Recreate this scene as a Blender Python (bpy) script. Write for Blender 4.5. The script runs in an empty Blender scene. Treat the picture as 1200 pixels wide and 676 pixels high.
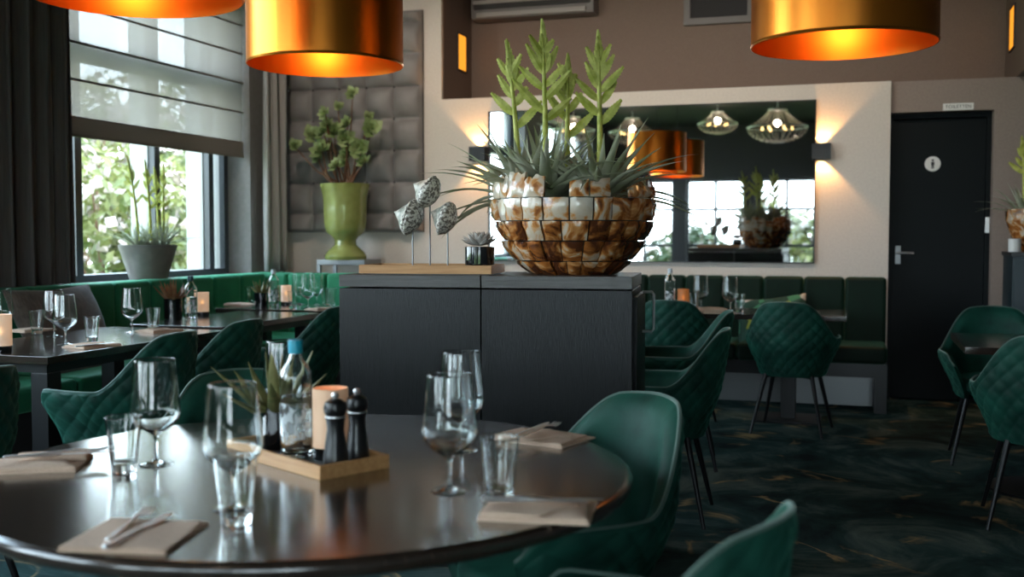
import bpy, bmesh, math, random
from mathutils import Vector, Matrix
PI = math.pi
C = bpy.context.scene.collection
SC = bpy.context.scene
random.seed(7)

# ------------------------------------------------------------------ camera numbers (1200 x 676 frame)
FPX, HY, HC = 1260.0, 276.0, 1.28
PITCH = math.atan((338 - HY) / FPX)
YAW = math.atan((1003 - 600) / FPX)
_c, _s = math.cos(YAW), math.sin(YAW)

def ray(x, y):
    u = (x - 600) / FPX
    v = -(y - 338) / FPX
    f = math.cos(PITCH) + v * math.sin(PITCH)
    z = -math.sin(PITCH) + v * math.cos(PITCH)
    return (-_s * f + _c * u, _c * f + _s * u, z)

def at(x, y, z):                       # the point at height z seen at a pixel
    d = ray(x, y)
    k = (z - HC) / d[2]
    return Vector((d[0] * k, d[1] * k, z))

def aty(x, y, Y):                      # the point on the plane Y = const seen at a pixel
    d = ray(x, y)
    k = Y / d[1]
    return Vector((d[0] * k, Y, HC + d[2] * k))

def atx(x, y, X):
    d = ray(x, y)
    k = X / d[0]
    return Vector((X, d[1] * k, HC + d[2] * k))

# ------------------------------------------------------------------ materials
MATS = {}

def nodes_of(name):
    m = bpy.data.materials.new(name)
    m.use_nodes = True
    nt = m.node_tree
    nt.nodes.clear()
    out = nt.nodes.new('ShaderNodeOutputMaterial')
    MATS[name] = m
    return m, nt, out

def rgba(c):
    return (c[0], c[1], c[2], 1.0)

def mat(name, col, rough=0.5, metal=0.0, col2=None, scale=20.0, stretch=(1, 1, 1), bump=0.0, bscale=None,
        contrast=(0.35, 0.65), detail=6.0, emit=None, estr=0.0, **kw):
    m, nt, out = nodes_of(name)
    p = nt.nodes.new('ShaderNodeBsdfPrincipled')
    nt.links.new(p.outputs[0], out.inputs[0])
    p.inputs['Base Color'].default_value = rgba(col)
    p.inputs['Roughness'].default_value = rough
    p.inputs['Metallic'].default_value = metal
    for k, v in kw.items():
        p.inputs[k.replace('_', ' ')].default_value = rgba(v) if isinstance(v, tuple) else v
    if emit:
        p.inputs['Emission Color'].default_value = rgba(emit)
        p.inputs['Emission Strength'].default_value = estr
    if col2 is not None or bump:
        tc = nt.nodes.new('ShaderNodeTexCoord')
        mp = nt.nodes.new('ShaderNodeMapping')
        mp.inputs['Scale'].default_value = stretch
        nt.links.new(tc.outputs['Object'], mp.inputs[0])
    if col2 is not None:
        n = nt.nodes.new('ShaderNodeTexNoise')
        n.inputs['Scale'].default_value = scale
        n.inputs['Detail'].default_value = detail
        nt.links.new(mp.outputs[0], n.inputs['Vector'])
        r = nt.nodes.new('ShaderNodeValToRGB')
        r.color_ramp.elements[0].position = contrast[0]
        r.color_ramp.elements[1].position = contrast[1]
        r.color_ramp.elements[0].color = rgba(col)
        r.color_ramp.elements[1].color = rgba(col2)
        nt.links.new(n.outputs[0], r.inputs[0])
        nt.links.new(r.outputs[0], p.inputs['Base Color'])
    if bump:
        n2 = nt.nodes.new('ShaderNodeTexNoise')
        n2.inputs['Scale'].default_value = bscale or scale
        n2.inputs['Detail'].default_value = 5
        nt.links.new(mp.outputs[0], n2.inputs['Vector'])
        b = nt.nodes.new('ShaderNodeBump')
        b.inputs['Strength'].default_value = bump
        b.inputs['Distance'].default_value = 0.01
        nt.links.new(n2.outputs[0], b.inputs['Height'])
        nt.links.new(b.outputs[0], p.inputs['Normal'])
    return m

def glow(name, col, strength):
    m, nt, out = nodes_of(name)
    e = nt.nodes.new('ShaderNodeEmission')
    e.inputs[0].default_value = rgba(col)
    e.inputs[1].default_value = strength
    nt.links.new(e.outputs[0], out.inputs[0])
    return m

def glass(name, col=(1, 1, 1), ior=1.46, rough=0.0):
    m, nt, out = nodes_of(name)
    g = nt.nodes.new('ShaderNodeBsdfGlass')
    g.inputs['Color'].default_value = rgba(col)
    g.inputs['Roughness'].default_value = rough
    g.inputs['IOR'].default_value = ior
    nt.links.new(g.outputs[0], out.inputs[0])
    return m

def thin_glass(name, tint=(0.97, 0.99, 0.98), refl=1.45):
    m, nt, out = nodes_of(name)
    t = nt.nodes.new('ShaderNodeBsdfTransparent')
    t.inputs[0].default_value = rgba(tint)
    g = nt.nodes.new('ShaderNodeBsdfGlossy')
    g.inputs['Roughness'].default_value = 0.0
    f = nt.nodes.new('ShaderNodeLayerWeight')
    f.inputs['Blend'].default_value = 0.5
    pw = nt.nodes.new('ShaderNodeMath')
    pw.operation = 'POWER'
    pw.inputs[1].default_value = 5.0
    ma = nt.nodes.new('ShaderNodeMath')
    ma.operation = 'MULTIPLY_ADD'
    ma.inputs[1].default_value = 0.96
    ma.inputs[2].default_value = 0.04
    nt.links.new(f.outputs['Facing'], pw.inputs[0])
    nt.links.new(pw.outputs[0], ma.inputs[0])
    mx = nt.nodes.new('ShaderNodeMixShader')
    nt.links.new(ma.outputs[0], mx.inputs[0])
    nt.links.new(t.outputs[0], mx.inputs[1])
    nt.links.new(g.outputs[0], mx.inputs[2])
    nt.links.new(mx.outputs[0], out.inputs[0])
    return m

def sheer(name, col, see, trans):
    """woven sheer cloth: part see-through, part translucent, part diffuse"""
    m, nt, out = nodes_of(name)
    d = nt.nodes.new('ShaderNodeBsdfDiffuse')
    d.inputs[0].default_value = rgba(col)
    tl = nt.nodes.new('ShaderNodeBsdfTranslucent')
    tl.inputs[0].default_value = rgba(col)
    tp = nt.nodes.new('ShaderNodeBsdfTransparent')
    a = nt.nodes.new('ShaderNodeMixShader')
    a.inputs[0].default_value = trans
    b = nt.nodes.new('ShaderNodeMixShader')
    b.inputs[0].default_value = see
    nt.links.new(d.outputs[0], a.inputs[1])
    nt.links.new(tl.outputs[0], a.inputs[2])
    nt.links.new(a.outputs[0], b.inputs[1])
    nt.links.new(tp.outputs[0], b.inputs[2])
    nt.links.new(b.outputs[0], out.inputs[0])
    return m

def leafmat(name, col, col2, scale=12, rough=0.5, trans=0.35):
    m, nt, out = nodes_of(name)
    p = nt.nodes.new('ShaderNodeBsdfPrincipled')
    p.inputs['Roughness'].default_value = rough
    tl = nt.nodes.new('ShaderNodeBsdfTranslucent')
    tc = nt.nodes.new('ShaderNodeTexCoord')
    n = nt.nodes.new('ShaderNodeTexNoise')
    n.inputs['Scale'].default_value = scale
    nt.links.new(tc.outputs['Object'], n.inputs['Vector'])
    r = nt.nodes.new('ShaderNodeValToRGB')
    r.color_ramp.elements[0].position = 0.35
    r.color_ramp.elements[1].position = 0.65
    r.color_ramp.elements[0].color = rgba(col)
    r.color_ramp.elements[1].color = rgba(col2)
    nt.links.new(n.outputs[0], r.inputs[0])
    nt.links.new(r.outputs[0], p.inputs['Base Color'])
    nt.links.new(r.outputs[0], tl.inputs[0])
    mx = nt.nodes.new('ShaderNodeMixShader')
    mx.inputs[0].default_value = trans
    nt.links.new(p.outputs[0], mx.inputs[1])
    nt.links.new(tl.outputs[0], mx.inputs[2])
    nt.links.new(mx.outputs[0], out.inputs[0])
    return m

def carpet_mat(name):
    m, nt, out = nodes_of(name)
    p = nt.nodes.new('ShaderNodeBsdfPrincipled')
    p.inputs['Roughness'].default_value = 0.95
    p.inputs['Specular IOR Level'].default_value = 0.15
    tc = nt.nodes.new('ShaderNodeTexCoord')
    n1 = nt.nodes.new('ShaderNodeTexNoise')
    n1.inputs['Scale'].default_value = 1.7
    n1.inputs['Detail'].default_value = 9
    n1.inputs['Roughness'].default_value = 0.65
    n1.inputs['Distortion'].default_value = 1.2
    nt.links.new(tc.outputs['Object'], n1.inputs['Vector'])
    r1 = nt.nodes.new('ShaderNodeValToRGB')
    e = r1.color_ramp.elements
    e[0].position, e[0].color = 0.36, (0.010, 0.019, 0.020, 1)
    e[1].position, e[1].color = 0.66, (0.13, 0.17, 0.15, 1)
    k = e.new(0.5)
    k.color = (0.024, 0.060, 0.056, 1)
    nt.links.new(n1.outputs[0], r1.inputs[0])
    # veins: thin bands of a second noise, broken up by a third
    n2 = nt.nodes.new('ShaderNodeTexNoise')
    n2.inputs['Scale'].default_value = 0.9
    n2.inputs['Detail'].default_value = 6
    n2.inputs['Distortion'].default_value = 2.0
    nt.links.new(tc.outputs['Object'], n2.inputs['Vector'])
    r2 = nt.nodes.new('ShaderNodeValToRGB')
    q = r2.color_ramp.elements
    q[0].position, q[0].color = 0.475, (0, 0, 0, 1)
    q[1].position, q[1].color = 0.525, (0, 0, 0, 1)
    a = q.new(0.5)
    a.color = (1, 1, 1, 1)
    nt.links.new(n2.outputs[0], r2.inputs[0])
    n3 = nt.nodes.new('ShaderNodeTexNoise')
    n3.inputs['Scale'].default_value = 3.5
    n3.inputs['Detail'].default_value = 5
    nt.links.new(tc.outputs['Object'], n3.inputs['Vector'])
    r3 = nt.nodes.new('ShaderNodeValToRGB')
    r3.color_ramp.elements[0].position = 0.5
    r3.color_ramp.elements[1].position = 0.66
    nt.links.new(n3.outputs[0], r3.inputs[0])
    mul = nt.nodes.new('ShaderNodeMath')
    mul.operation = 'MULTIPLY'
    nt.links.new(r2.outputs[0], mul.inputs[0])
    nt.links.new(r3.outputs[0], mul.inputs[1])
    mix = nt.nodes.new('ShaderNodeMix')
    mix.data_type = 'RGBA'
    nt.links.new(mul.outputs[0], mix.inputs[0])
    nt.links.new(r1.outputs[0], mix.inputs[6])
    mix.inputs[7].default_value = (0.48, 0.32, 0.15, 1)
    nt.links.new(mix.outputs[2], p.inputs['Base Color'])
    b = nt.nodes.new('ShaderNodeBump')
    b.inputs['Strength'].default_value = 0.3
    n4 = nt.nodes.new('ShaderNodeTexNoise')
    n4.inputs['Scale'].default_value = 220
    nt.links.new(tc.outputs['Object'], n4.inputs['Vector'])
    nt.links.new(n4.outputs[0], b.inputs['Height'])
    nt.links.new(b.outputs[0], p.inputs['Normal'])
    nt.links.new(p.outputs[0], out.inputs[0])
    return m

def pearl_mat(name):
    """shell mosaic: white mother-of-pearl to rusty brown, a value of its own for each tile"""
    m, nt, out = nodes_of(name)
    p = nt.nodes.new('ShaderNodeBsdfPrincipled')
    p.inputs['Roughness'].default_value = 0.22
    p.inputs['Coat Weight'].default_value = 0.6
    p.inputs['Coat Roughness'].default_value = 0.12
    p.inputs['Specular IOR Level'].default_value = 0.8
    at_ = nt.nodes.new('ShaderNodeAttribute')
    at_.attribute_name = 'tone'
    tc = nt.nodes.new('ShaderNodeTexCoord')
    n = nt.nodes.new('ShaderNodeTexNoise')
    n.inputs['Scale'].default_value = 11
    n.inputs['Detail'].default_value = 6
    n.inputs['Distortion'].default_value = 1.4
    nt.links.new(tc.outputs['Object'], n.inputs['Vector'])
    add = nt.nodes.new('ShaderNodeMath')
    add.operation = 'ADD'
    nt.links.new(n.outputs[0], add.inputs[0])
    nt.links.new(at_.outputs['Fac'], add.inputs[1])
    r = nt.nodes.new('ShaderNodeValToRGB')
    e = r.color_ramp.elements
    e[0].position, e[0].color = 0.38, (0.09, 0.024, 0.007, 1)
    e[1].position, e[1].color = 0.80, (0.66, 0.58, 0.48, 1)
    k = e.new(0.49)
    k.color = (0.36, 0.115, 0.022, 1)
    k = e.new(0.56)
    k.color = (0.58, 0.27, 0.09, 1)
    k = e.new(0.62)
    k.color = (0.60, 0.47, 0.34, 1)
    nt.links.new(add.outputs[0], r.inputs[0])
    nt.links.new(r.outputs[0], p.inputs['Base Color'])
    b = nt.nodes.new('ShaderNodeBump')
    b.inputs['Strength'].default_value = 0.35
    b.inputs['Distance'].default_value = 0.01
    nt.links.new(n.outputs[0], b.inputs['Height'])
    nt.links.new(b.outputs[0], p.inputs['Normal'])
    nt.links.new(p.outputs[0], out.inputs[0])
    return m

M_floor = carpet_mat('marbled_carpet')
M_wall = mat('beige_plaster', (0.64, 0.57, 0.51), 0.75, col2=(0.69, 0.62, 0.555), scale=60, bump=0.05)
M_beam = mat('taupe_plaster', (0.27, 0.21, 0.18), 0.75, col2=(0.30, 0.235, 0.20), scale=60, bump=0.05)
M_paper = mat('brown_wallpaper', (0.17, 0.112, 0.083), 0.6, col2=(0.20, 0.133, 0.10), scale=150, bump=0.12, bscale=240)
M_taupe = mat('grey_taupe_paint', (0.22, 0.205, 0.19), 0.7, col2=(0.25, 0.23, 0.215), scale=30)
M_dark = mat('charcoal_paint', (0.035, 0.033, 0.033), 0.7)
M_ceil = mat('dark_ceiling_paint', (0.014, 0.014, 0.015), 0.9)
M_white = mat('white_lacquer', (0.72, 0.72, 0.70), 0.35)
M_whiteout = mat('white_frame_paint', (0.42, 0.41, 0.39), 0.4)
M_darkframe = mat('anthracite_lacquer', (0.035, 0.042, 0.048), 0.35)
M_door = mat('black_green_lacquer', (0.004, 0.006, 0.007), 0.42, bump=0.05, bscale=8, Specular_IOR_Level=0.12)
M_pane = thin_glass('window_glass')
M_sheer = sheer('sheer_linen', (0.25, 0.215, 0.18), 0.065, 0.62)
M_hem = sheer('taupe_linen', (0.30, 0.245, 0.21), 0.0, 0.30)
M_curtain = mat('charcoal_curtain', (0.085, 0.078, 0.075), 0.9, col2=(0.115, 0.106, 0.10), scale=90, stretch=(1, 1, 0.05), Sheen_Weight=0.3)
M_curtain_lit = mat('window_lit_curtain', (0.34, 0.32, 0.30), 0.9, col2=(0.40, 0.38, 0.36), scale=90, stretch=(1, 1, 0.05), Sheen_Weight=0.3)  # paler than the other curtain: window light put into the colour
M_tuft = mat('grey_upholstery', (0.20, 0.185, 0.180), 0.55, col2=(0.24, 0.222, 0.215), scale=8, bump=0.06, bscale=200, Sheen_Weight=0.15)
M_velvet = mat('green_velvet', (0.003, 0.030, 0.021), 0.62, col2=(0.011, 0.085, 0.058), scale=7, contrast=(0.33, 0.70),
               bump=0.08, bscale=180, Sheen_Weight=0.22, Sheen_Roughness=0.35, Sheen_Tint=(0.20, 0.85, 0.60), Specular_IOR_Level=0.25)
M_bench = mat('bench_green_velvet', (0.012, 0.15, 0.066), 0.6, col2=(0.023, 0.21, 0.095), scale=6, contrast=(0.3, 0.7),
              Sheen_Weight=0.7, Sheen_Roughness=0.4, Sheen_Tint=(0.3, 0.95, 0.6), Specular_IOR_Level=0.25)
M_benchd = mat('dark_bench_velvet', (0.002, 0.010, 0.005), 0.6, col2=(0.003, 0.016, 0.008), scale=6, Sheen_Weight=0.15, Sheen_Tint=(0.3, 0.9, 0.6), Specular_IOR_Level=0.2)
M_piping = mat('velvet_piping', (0.05, 0.095, 0.075), 0.7, Sheen_Weight=0.6, Sheen_Tint=(0.7, 0.9, 0.8))
M_legs = mat('black_metal', (0.008, 0.008, 0.009), 0.38, 0.3)
M_tabletop = mat('dark_oak_tabletop', (0.020, 0.0135, 0.010), 0.17, col2=(0.036, 0.024, 0.018), scale=26, stretch=(0.25, 5, 1), bump=0.03, bscale=60,
                 Coat_Weight=0.8, Coat_Roughness=0.15)
M_edge = mat('black_table_edge', (0.010, 0.010, 0.011), 0.4)
M_cab = mat('black_ash_veneer', (0.005, 0.0055, 0.006), 0.33, col2=(0.009, 0.0095, 0.010), scale=60, stretch=(3.0, 3.0, 0.10), bump=0.40, bscale=210, Specular_IOR_Level=0.32)
M_cabtop = mat('dark_ash_worktop', (0.050, 0.045, 0.042), 0.36, col2=(0.075, 0.068, 0.063), scale=40, stretch=(0.12, 3.5, 3), bump=0.12, bscale=60)
M_chrome = mat('chrome', (0.90, 0.90, 0.90), 0.36, 1.0)
M_steel = mat('stainless_steel', (0.85, 0.85, 0.85), 0.45, 1.0)
M_copper = mat('copper', (0.95, 0.30, 0.04), 0.33, 1.0, bump=0.06, bscale=12, stretch=(3, 3, 0.05))
M_copper_in = mat('brass_inside', (0.85, 0.30, 0.04), 0.34, 1.0)
M_bulb = glow('warm_bulb', (1.0, 0.62, 0.22), 4.0)
M_slot = glow('amber_slot_light', (1.0, 0.36, 0.03), 0.7)
M_flame = glow('candle_flame', (1.0, 0.50, 0.12), 14.0)
M_wood = mat('light_oak', (0.48, 0.235, 0.085), 0.5, col2=(0.58, 0.31, 0.125), scale=18, stretch=(0.4, 6, 6), bump=0.05)
M_black = mat('black_lacquer', (0.009, 0.009, 0.010), 0.3)
M_gloss = mat('black_gloss_glass', (0.006, 0.007, 0.008), 0.06, Coat_Weight=0.5)
M_glass = glass('drinking_glass', (0.985, 0.995, 0.99))
M_smoke = glass('smoked_glass', (0.55, 0.57, 0.58))
M_water = glass('water', (0.97, 0.99, 0.99), 1.33)
M_cap = mat('blue_cap', (0.01, 0.33, 0.46), 0.35)
M_capw = mat('white_cap', (0.7, 0.75, 0.78), 0.35)
M_capd = mat('dark_teal_cap', (0.01, 0.06, 0.08), 0.35)
M_napkin = mat('beige_linen', (0.62, 0.44, 0.32), 0.9, col2=(0.69, 0.50, 0.37), scale=160, bump=0.25, bscale=400)
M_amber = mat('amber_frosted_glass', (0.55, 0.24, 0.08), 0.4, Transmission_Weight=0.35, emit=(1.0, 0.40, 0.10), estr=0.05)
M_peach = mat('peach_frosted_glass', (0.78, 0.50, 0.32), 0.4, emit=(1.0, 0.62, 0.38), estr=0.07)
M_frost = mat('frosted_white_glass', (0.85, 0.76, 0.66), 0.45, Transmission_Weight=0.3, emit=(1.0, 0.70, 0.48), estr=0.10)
M_pearl = pearl_mat('shell_mosaic')
M_soil = mat('dark_soil', (0.02, 0.014, 0.010), 0.95, bump=0.5, bscale=60)
M_till = leafmat('grey_green_leaf', (0.32, 0.35, 0.20), (0.56, 0.57, 0.43), 9, 0.5, 0.10)
M_spike = leafmat('lime_green_bract', (0.40, 0.43, 0.05), (0.66, 0.66, 0.16), 30, 0.5, 0.12)
M_tip = mat('brown_leaf_tip', (0.16, 0.07, 0.03), 0.7)
M_aloe = leafmat('aloe_leaf', (0.13, 0.15, 0.05), (0.30, 0.27, 0.11), 25, 0.5, 0.1)
M_aloer = leafmat('red_brown_succulent', (0.28, 0.11, 0.05), (0.36, 0.20, 0.09), 25, 0.5, 0.1)
M_eche = mat('grey_echeveria', (0.40, 0.36, 0.33), 0.6, col2=(0.55, 0.50, 0.46), scale=30)
M_urn = mat('green_glaze', (0.25, 0.27, 0.075), 0.12, col2=(0.33, 0.35, 0.11), scale=9, bump=0.03, bscale=14, Coat_Weight=0.7, Coat_Roughness=0.05)
M_crass = leafmat('jade_leaf', (0.17, 0.25, 0.08), (0.42, 0.50, 0.24), 8, 0.4, 0.2)
M_bark = mat('brown_stem', (0.16, 0.075, 0.04), 0.8)
M_shell = mat('speckled_shell', (0.16, 0.135, 0.11), 0.35, col2=(0.78, 0.74, 0.66), scale=95, contrast=(0.44, 0.54), bump=0.6, bscale=60)
M_shell2 = mat('pearly_spire', (0.62, 0.58, 0.51), 0.35, col2=(0.25, 0.27, 0.22), scale=38, contrast=(0.45, 0.6), bump=0.4, bscale=42)
M_pot = mat('grey_concrete', (0.20, 0.18, 0.155), 0.7, col2=(0.24, 0.215, 0.185), scale=12, bump=0.05)
M_cush = mat('taupe_cushion_cloth', (0.11, 0.085, 0.072), 0.9, col2=(0.19, 0.155, 0.135), scale=25, stretch=(1, 4, 1), Sheen_Weight=0.3)
M_mirror = mat('mirror_silver', (0.72, 0.74, 0.74), 0.015, 1.0)
M_alu = mat('grey_metal', (0.23, 0.235, 0.24), 0.35, 0.8)
M_acw = mat('grey_plastic', (0.34, 0.31, 0.29), 0.45)
M_grille = mat('dark_speaker_cloth', (0.045, 0.042, 0.045), 0.9, bump=0.3, bscale=300)
M_grey = mat('grey_frame_paint', (0.17, 0.155, 0.15), 0.5)
M_teal = mat('dark_teal_lacquer', (0.006, 0.022, 0.030), 0.35)
M_sign = mat('white_sign_plastic', (0.78, 0.76, 0.73), 0.4)
M_ink = mat('black_ink', (0.01, 0.01, 0.01), 0.5)
M_crystal = mat('crystal_beads', (0.50, 0.42, 0.35), 0.1, Specular_IOR_Level=1.0, Coat_Weight=1.0)
M_lawn = mat('lawn', (0.10, 0.17, 0.03), 0.9, col2=(0.20, 0.26, 0.06), scale=3)
M_hedge = leafmat('hedge_leaf', (0.07, 0.095, 0.018), (0.24, 0.24, 0.075), 1.6, 0.5, 0.35)
M_hedge2 = leafmat('dark_hedge_leaf', (0.03, 0.055, 0.022), (0.11, 0.14, 0.05), 1.6, 0.5, 0.35)
M_bloom = mat('white_blossom', (0.42, 0.34, 0.29), 0.7)
M_facade = mat('pale_render', (0.62, 0.60, 0.57), 0.8)

def print_cloth(name):
    m, nt, out = nodes_of(name)
    p = nt.nodes.new('ShaderNodeBsdfPrincipled')
    p.inputs['Roughness'].default_value = 0.85
    tc = nt.nodes.new('ShaderNodeTexCoord')
    n = nt.nodes.new('ShaderNodeTexVoronoi')
    n.inputs['Scale'].default_value = 14
    nt.links.new(tc.outputs['Object'], n.inputs['Vector'])
    r = nt.nodes.new('ShaderNodeValToRGB')
    r.color_ramp.interpolation = 'CONSTANT'
    e = r.color_ramp.elements
    e[0].position, e[0].color = 0, (0.01, 0.05, 0.035, 1)
    e[1].position, e[1].color = 0.45, (0.05, 0.22, 0.12, 1)
    for pos, c in ((0.6, (0.25, 0.32, 0.05, 1)), (0.7, (0.5, 0.5, 0.47, 1)), (0.82, (0.02, 0.08, 0.06, 1))):
        k = e.new(pos)
        k.color = c
    sep = nt.nodes.new('ShaderNodeSeparateColor')
    nt.links.new(n.outputs['Color'], sep.inputs[0])
    nt.links.new(sep.outputs[0], r.inputs[0])
    nt.links.new(r.outputs[0], p.inputs['Base Color'])
    nt.links.new(p.outputs[0], out.inputs[0])
    return m

M_print = print_cloth('leaf_print_cloth')

def label_mat(name):
    m, nt, out = nodes_of(name)
    p = nt.nodes.new('ShaderNodeBsdfPrincipled')
    p.inputs['Base Color'].default_value = (0.75, 0.80, 0.82, 1)
    p.inputs['Roughness'].default_value = 0.5
    t = nt.nodes.new('ShaderNodeBsdfTransparent')
    tc = nt.nodes.new('ShaderNodeTexCoord')
    mp = nt.nodes.new('ShaderNodeMapping')
    mp.inputs['Scale'].default_value = (1, 1, 0.55)
    nt.links.new(tc.outputs['Object'], mp.inputs[0])
    n = nt.nodes.new('ShaderNodeTexNoise')
    n.inputs['Scale'].default_value = 75
    n.inputs['Detail'].default_value = 2
    nt.links.new(mp.outputs[0], n.inputs['Vector'])
    r = nt.nodes.new('ShaderNodeValToRGB')
    r.color_ramp.elements[0].position = 0.47
    r.color_ramp.elements[0].color = (0.08, 0.08, 0.08, 1)
    r.color_ramp.elements[1].position = 0.55
    r.color_ramp.elements[1].color = (0.8, 0.8, 0.8, 1)
    nt.links.new(n.outputs[0], r.inputs[0])
    mx = nt.nodes.new('ShaderNodeMixShader')
    nt.links.new(r.outputs[0], mx.inputs[0])
    nt.links.new(t.outputs[0], mx.inputs[1])
    nt.links.new(p.outputs[0], mx.inputs[2])
    nt.links.new(mx.outputs[0], out.inputs[0])
    return m

M_label = label_mat('printed_label')

# ------------------------------------------------------------------ mesh builder
class MB:
    def __init__(self):
        self.v, self.f, self.tone = [], [], []
    def add(self, verts, faces, M=None):
        o = len(self.v)
        self.v += [tuple(M @ Vector(p)) if M else tuple(p) for p in verts]
        self.f += [tuple(i + o for i in q) for q in faces]
        return self
    def box(self, x0, x1, y0, y1, z0, z1, bev=0.0, seg=2, M=None):
        if x0 > x1: x0, x1 = x1, x0
        if y0 > y1: y0, y1 = y1, y0
        if z0 > z1: z0, z1 = z1, z0
        if not bev:
            p = [(x0, y0, z0), (x1, y0, z0), (x1, y1, z0), (x0, y1, z0), (x0, y0, z1), (x1, y0, z1), (x1, y1, z1), (x0, y1, z1)]
            q = [(3, 2, 1, 0), (4, 5, 6, 7), (0, 1, 5, 4), (1, 2, 6, 5), (2, 3, 7, 6), (3, 0, 4, 7)]
            return self.add(p, q, M)
        bm = bmesh.new()
        bmesh.ops.create_cube(bm, size=1.0)
        for v in bm.verts:
            v.co = Vector(((x0 + x1) / 2 + v.co.x * (x1 - x0), (y0 + y1) / 2 + v.co.y * (y1 - y0), (z0 + z1) / 2 + v.co.z * (z1 - z0)))
        bev = min(bev, 0.49 * min(x1 - x0, y1 - y0, z1 - z0))
        bmesh.ops.bevel(bm, geom=list(bm.edges), offset=bev, segments=seg, affect='EDGES', profile=0.5)
        bm.verts.index_update()
        self.add([v.co for v in bm.verts], [[v.index for v in f.verts] for f in bm.faces], M)
        bm.free()
        return self
    def lathe(self, prof, n=32, M=None, close=False, cx=0, cy=0):
        """prof: (r, z) from one end to the other; r = 0 ends become a fan"""
        vs, fs, rings = [], [], []
        for r, z in prof:
            if r < 1e-6:
                rings.append([len(vs)])
                vs.append((cx, cy, z))
            else:
                rings.append(list(range(len(vs), len(vs) + n)))
                vs += [(cx + r * math.cos(2 * PI * i / n), cy + r * math.sin(2 * PI * i / n), z) for i in range(n)]
        pairs = list(zip(rings, rings[1:]))
        if close:
            pairs.append((rings[-1], rings[0]))
        for a, b in pairs:
            for i in range(n):
                j = (i + 1) % n
                if len(a) == 1 and len(b) == 1: continue
                if len(a) == 1: fs.append((a[0], b[j], b[i]))
                elif len(b) == 1: fs.append((a[i], a[j], b[0]))
                else: fs.append((a[i], a[j], b[j], b[i]))
        return self.add(vs, fs, M)
    def tube(self, pts, rad, n=8, M=None, flat=1.0, cap=True):
        pts = [Vector(p) for p in pts]
        if not isinstance(rad, (list, tuple)): rad = [rad] * len(pts)
        vs, fs = [], []
        up = None
        for i, p in enumerate(pts):
            t = (pts[min(i + 1, len(pts) - 1)] - pts[max(i - 1, 0)]).normalized()
            if up is None:
                up = Vector((0, 0, 1)) if abs(t.z) < 0.9 else Vector((1, 0, 0))
            a = t.cross(up)
            if a.length < 1e-5: a = t.cross(Vector((0.3, 1, 0.2)))
            a.normalize()
            b = a.cross(t).normalized()
            up = b
            for k in range(n):
                w = 2 * PI * k / n
                vs.append(p + (a * math.cos(w) + b * math.sin(w) * flat) * rad[i])
        for i in range(len(pts) - 1):
            for k in range(n):
                j = (k + 1) % n
                fs.append((i * n + k, i * n + j, (i + 1) * n + j, (i + 1) * n + k))
        if cap:
            fs.append(tuple(reversed(range(n))))
            fs.append(tuple(range((len(pts) - 1) * n, len(pts) * n)))
        return self.add(vs, fs, M)
    def grid(self, fn, nu, nv, M=None, wrap=False):
        """fn(i/nu, j/nv) -> point"""
        mu = nu if wrap else nu + 1
        vs = [fn(i / nu, j / nv) for j in range(nv + 1) for i in range(mu)]
        fs = []
        for j in range(nv):
            for i in range(nu):
                i2 = (i + 1) % mu
                fs.append((j * mu + i, j * mu + i2, (j + 1) * mu + i2, (j + 1) * mu + i))
        return self.add(vs, fs, M)
    def prism(self, pts, z0, z1, M=None):
        n = len(pts)
        vs = [(x, y, z0) for x, y in pts] + [(x, y, z1) for x, y in pts]
        fs = [tuple(reversed(range(n))), tuple(range(n, 2 * n))]
        fs += [(i, (i + 1) % n, n + (i + 1) % n, n + i) for i in range(n)]
        return self.add(vs, fs, M)
    def leaf(self, base, dirv, length, width, droop, chan=0.25, n=9, up=Vector((0, 0, 1)), taper=1.0, thick=0.0):
        """an arching strap leaf with a channelled section"""
        base = Vector(base)
        d = Vector(dirv).normalized()
        vs, fs = [], []
        p = base.copy()
        step = length / n
        for i in range(n + 1):
            t = i / n
            side = d.cross(up)
            if side.length < 1e-4: side = Vector((1, 0, 0))
            side.normalize()
            nor = side.cross(d).normalized()
            w = width * (1 - t ** (1.3 * taper)) * (0.75 + 0.25 * min(1, t * 6)) * 0.5 + 0.0006
            vs += [p - side * w + nor * w * chan * 2, p - side * w * 0.45 + nor * w * chan * 0.4, p + side * w * 0.45 + nor * w * chan * 0.4, p + side * w + nor * w * chan * 2]
            p = p + d * step
            d = (d + Vector((0, 0, -droop)) * step).normalized()
        for i in range(n):
            for k in range(3):
                a = i * 4 + k
                fs.append((a, a + 1, a + 5, a + 4))
        return self.add(vs, fs)

def mesh_from(name, mb, m, smooth=True, angle=40):
    me = bpy.data.meshes.new(name)
    me.from_pydata([tuple(p) for p in mb.v], [], mb.f)
    me.materials.append(m)
    if mb.tone:
        a = me.attributes.new('tone', 'FLOAT', 'POINT')
        a.data.foreach_set('value', mb.tone)
    if smooth:
        me.polygons.foreach_set('use_smooth', [True] * len(me.polygons))
        me.set_sharp_from_angle(angle=math.radians(angle))
    me.update()
    return me

def obj(name, mb, m, parent=None, smooth=True, angle=40, label=None, loc=None, rot=None):
    o = bpy.data.objects.new(name, mesh_from(name, mb, m, smooth, angle))
    C.objects.link(o)
    if smooth and angle < 60:
        wn = o.modifiers.new('weighted', 'WEIGHTED_NORMAL')
        wn.keep_sharp = True
    if parent: o.parent = parent
    if loc is not None: o.location = loc
    if rot is not None: o.rotation_euler = rot
    if label: o['label'] = label
    return o

def fix_normals(o):
    bm = bmesh.new()
    bm.from_mesh(o.data)
    bmesh.ops.recalc_face_normals(bm, faces=bm.faces)
    bm.to_mesh(o.data)
    bm.free()
    return o

def tag(o, label, cat, group=None):
    o['label'] = label
    o['category'] = cat
    if group: o['group'] = group
    return o

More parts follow.
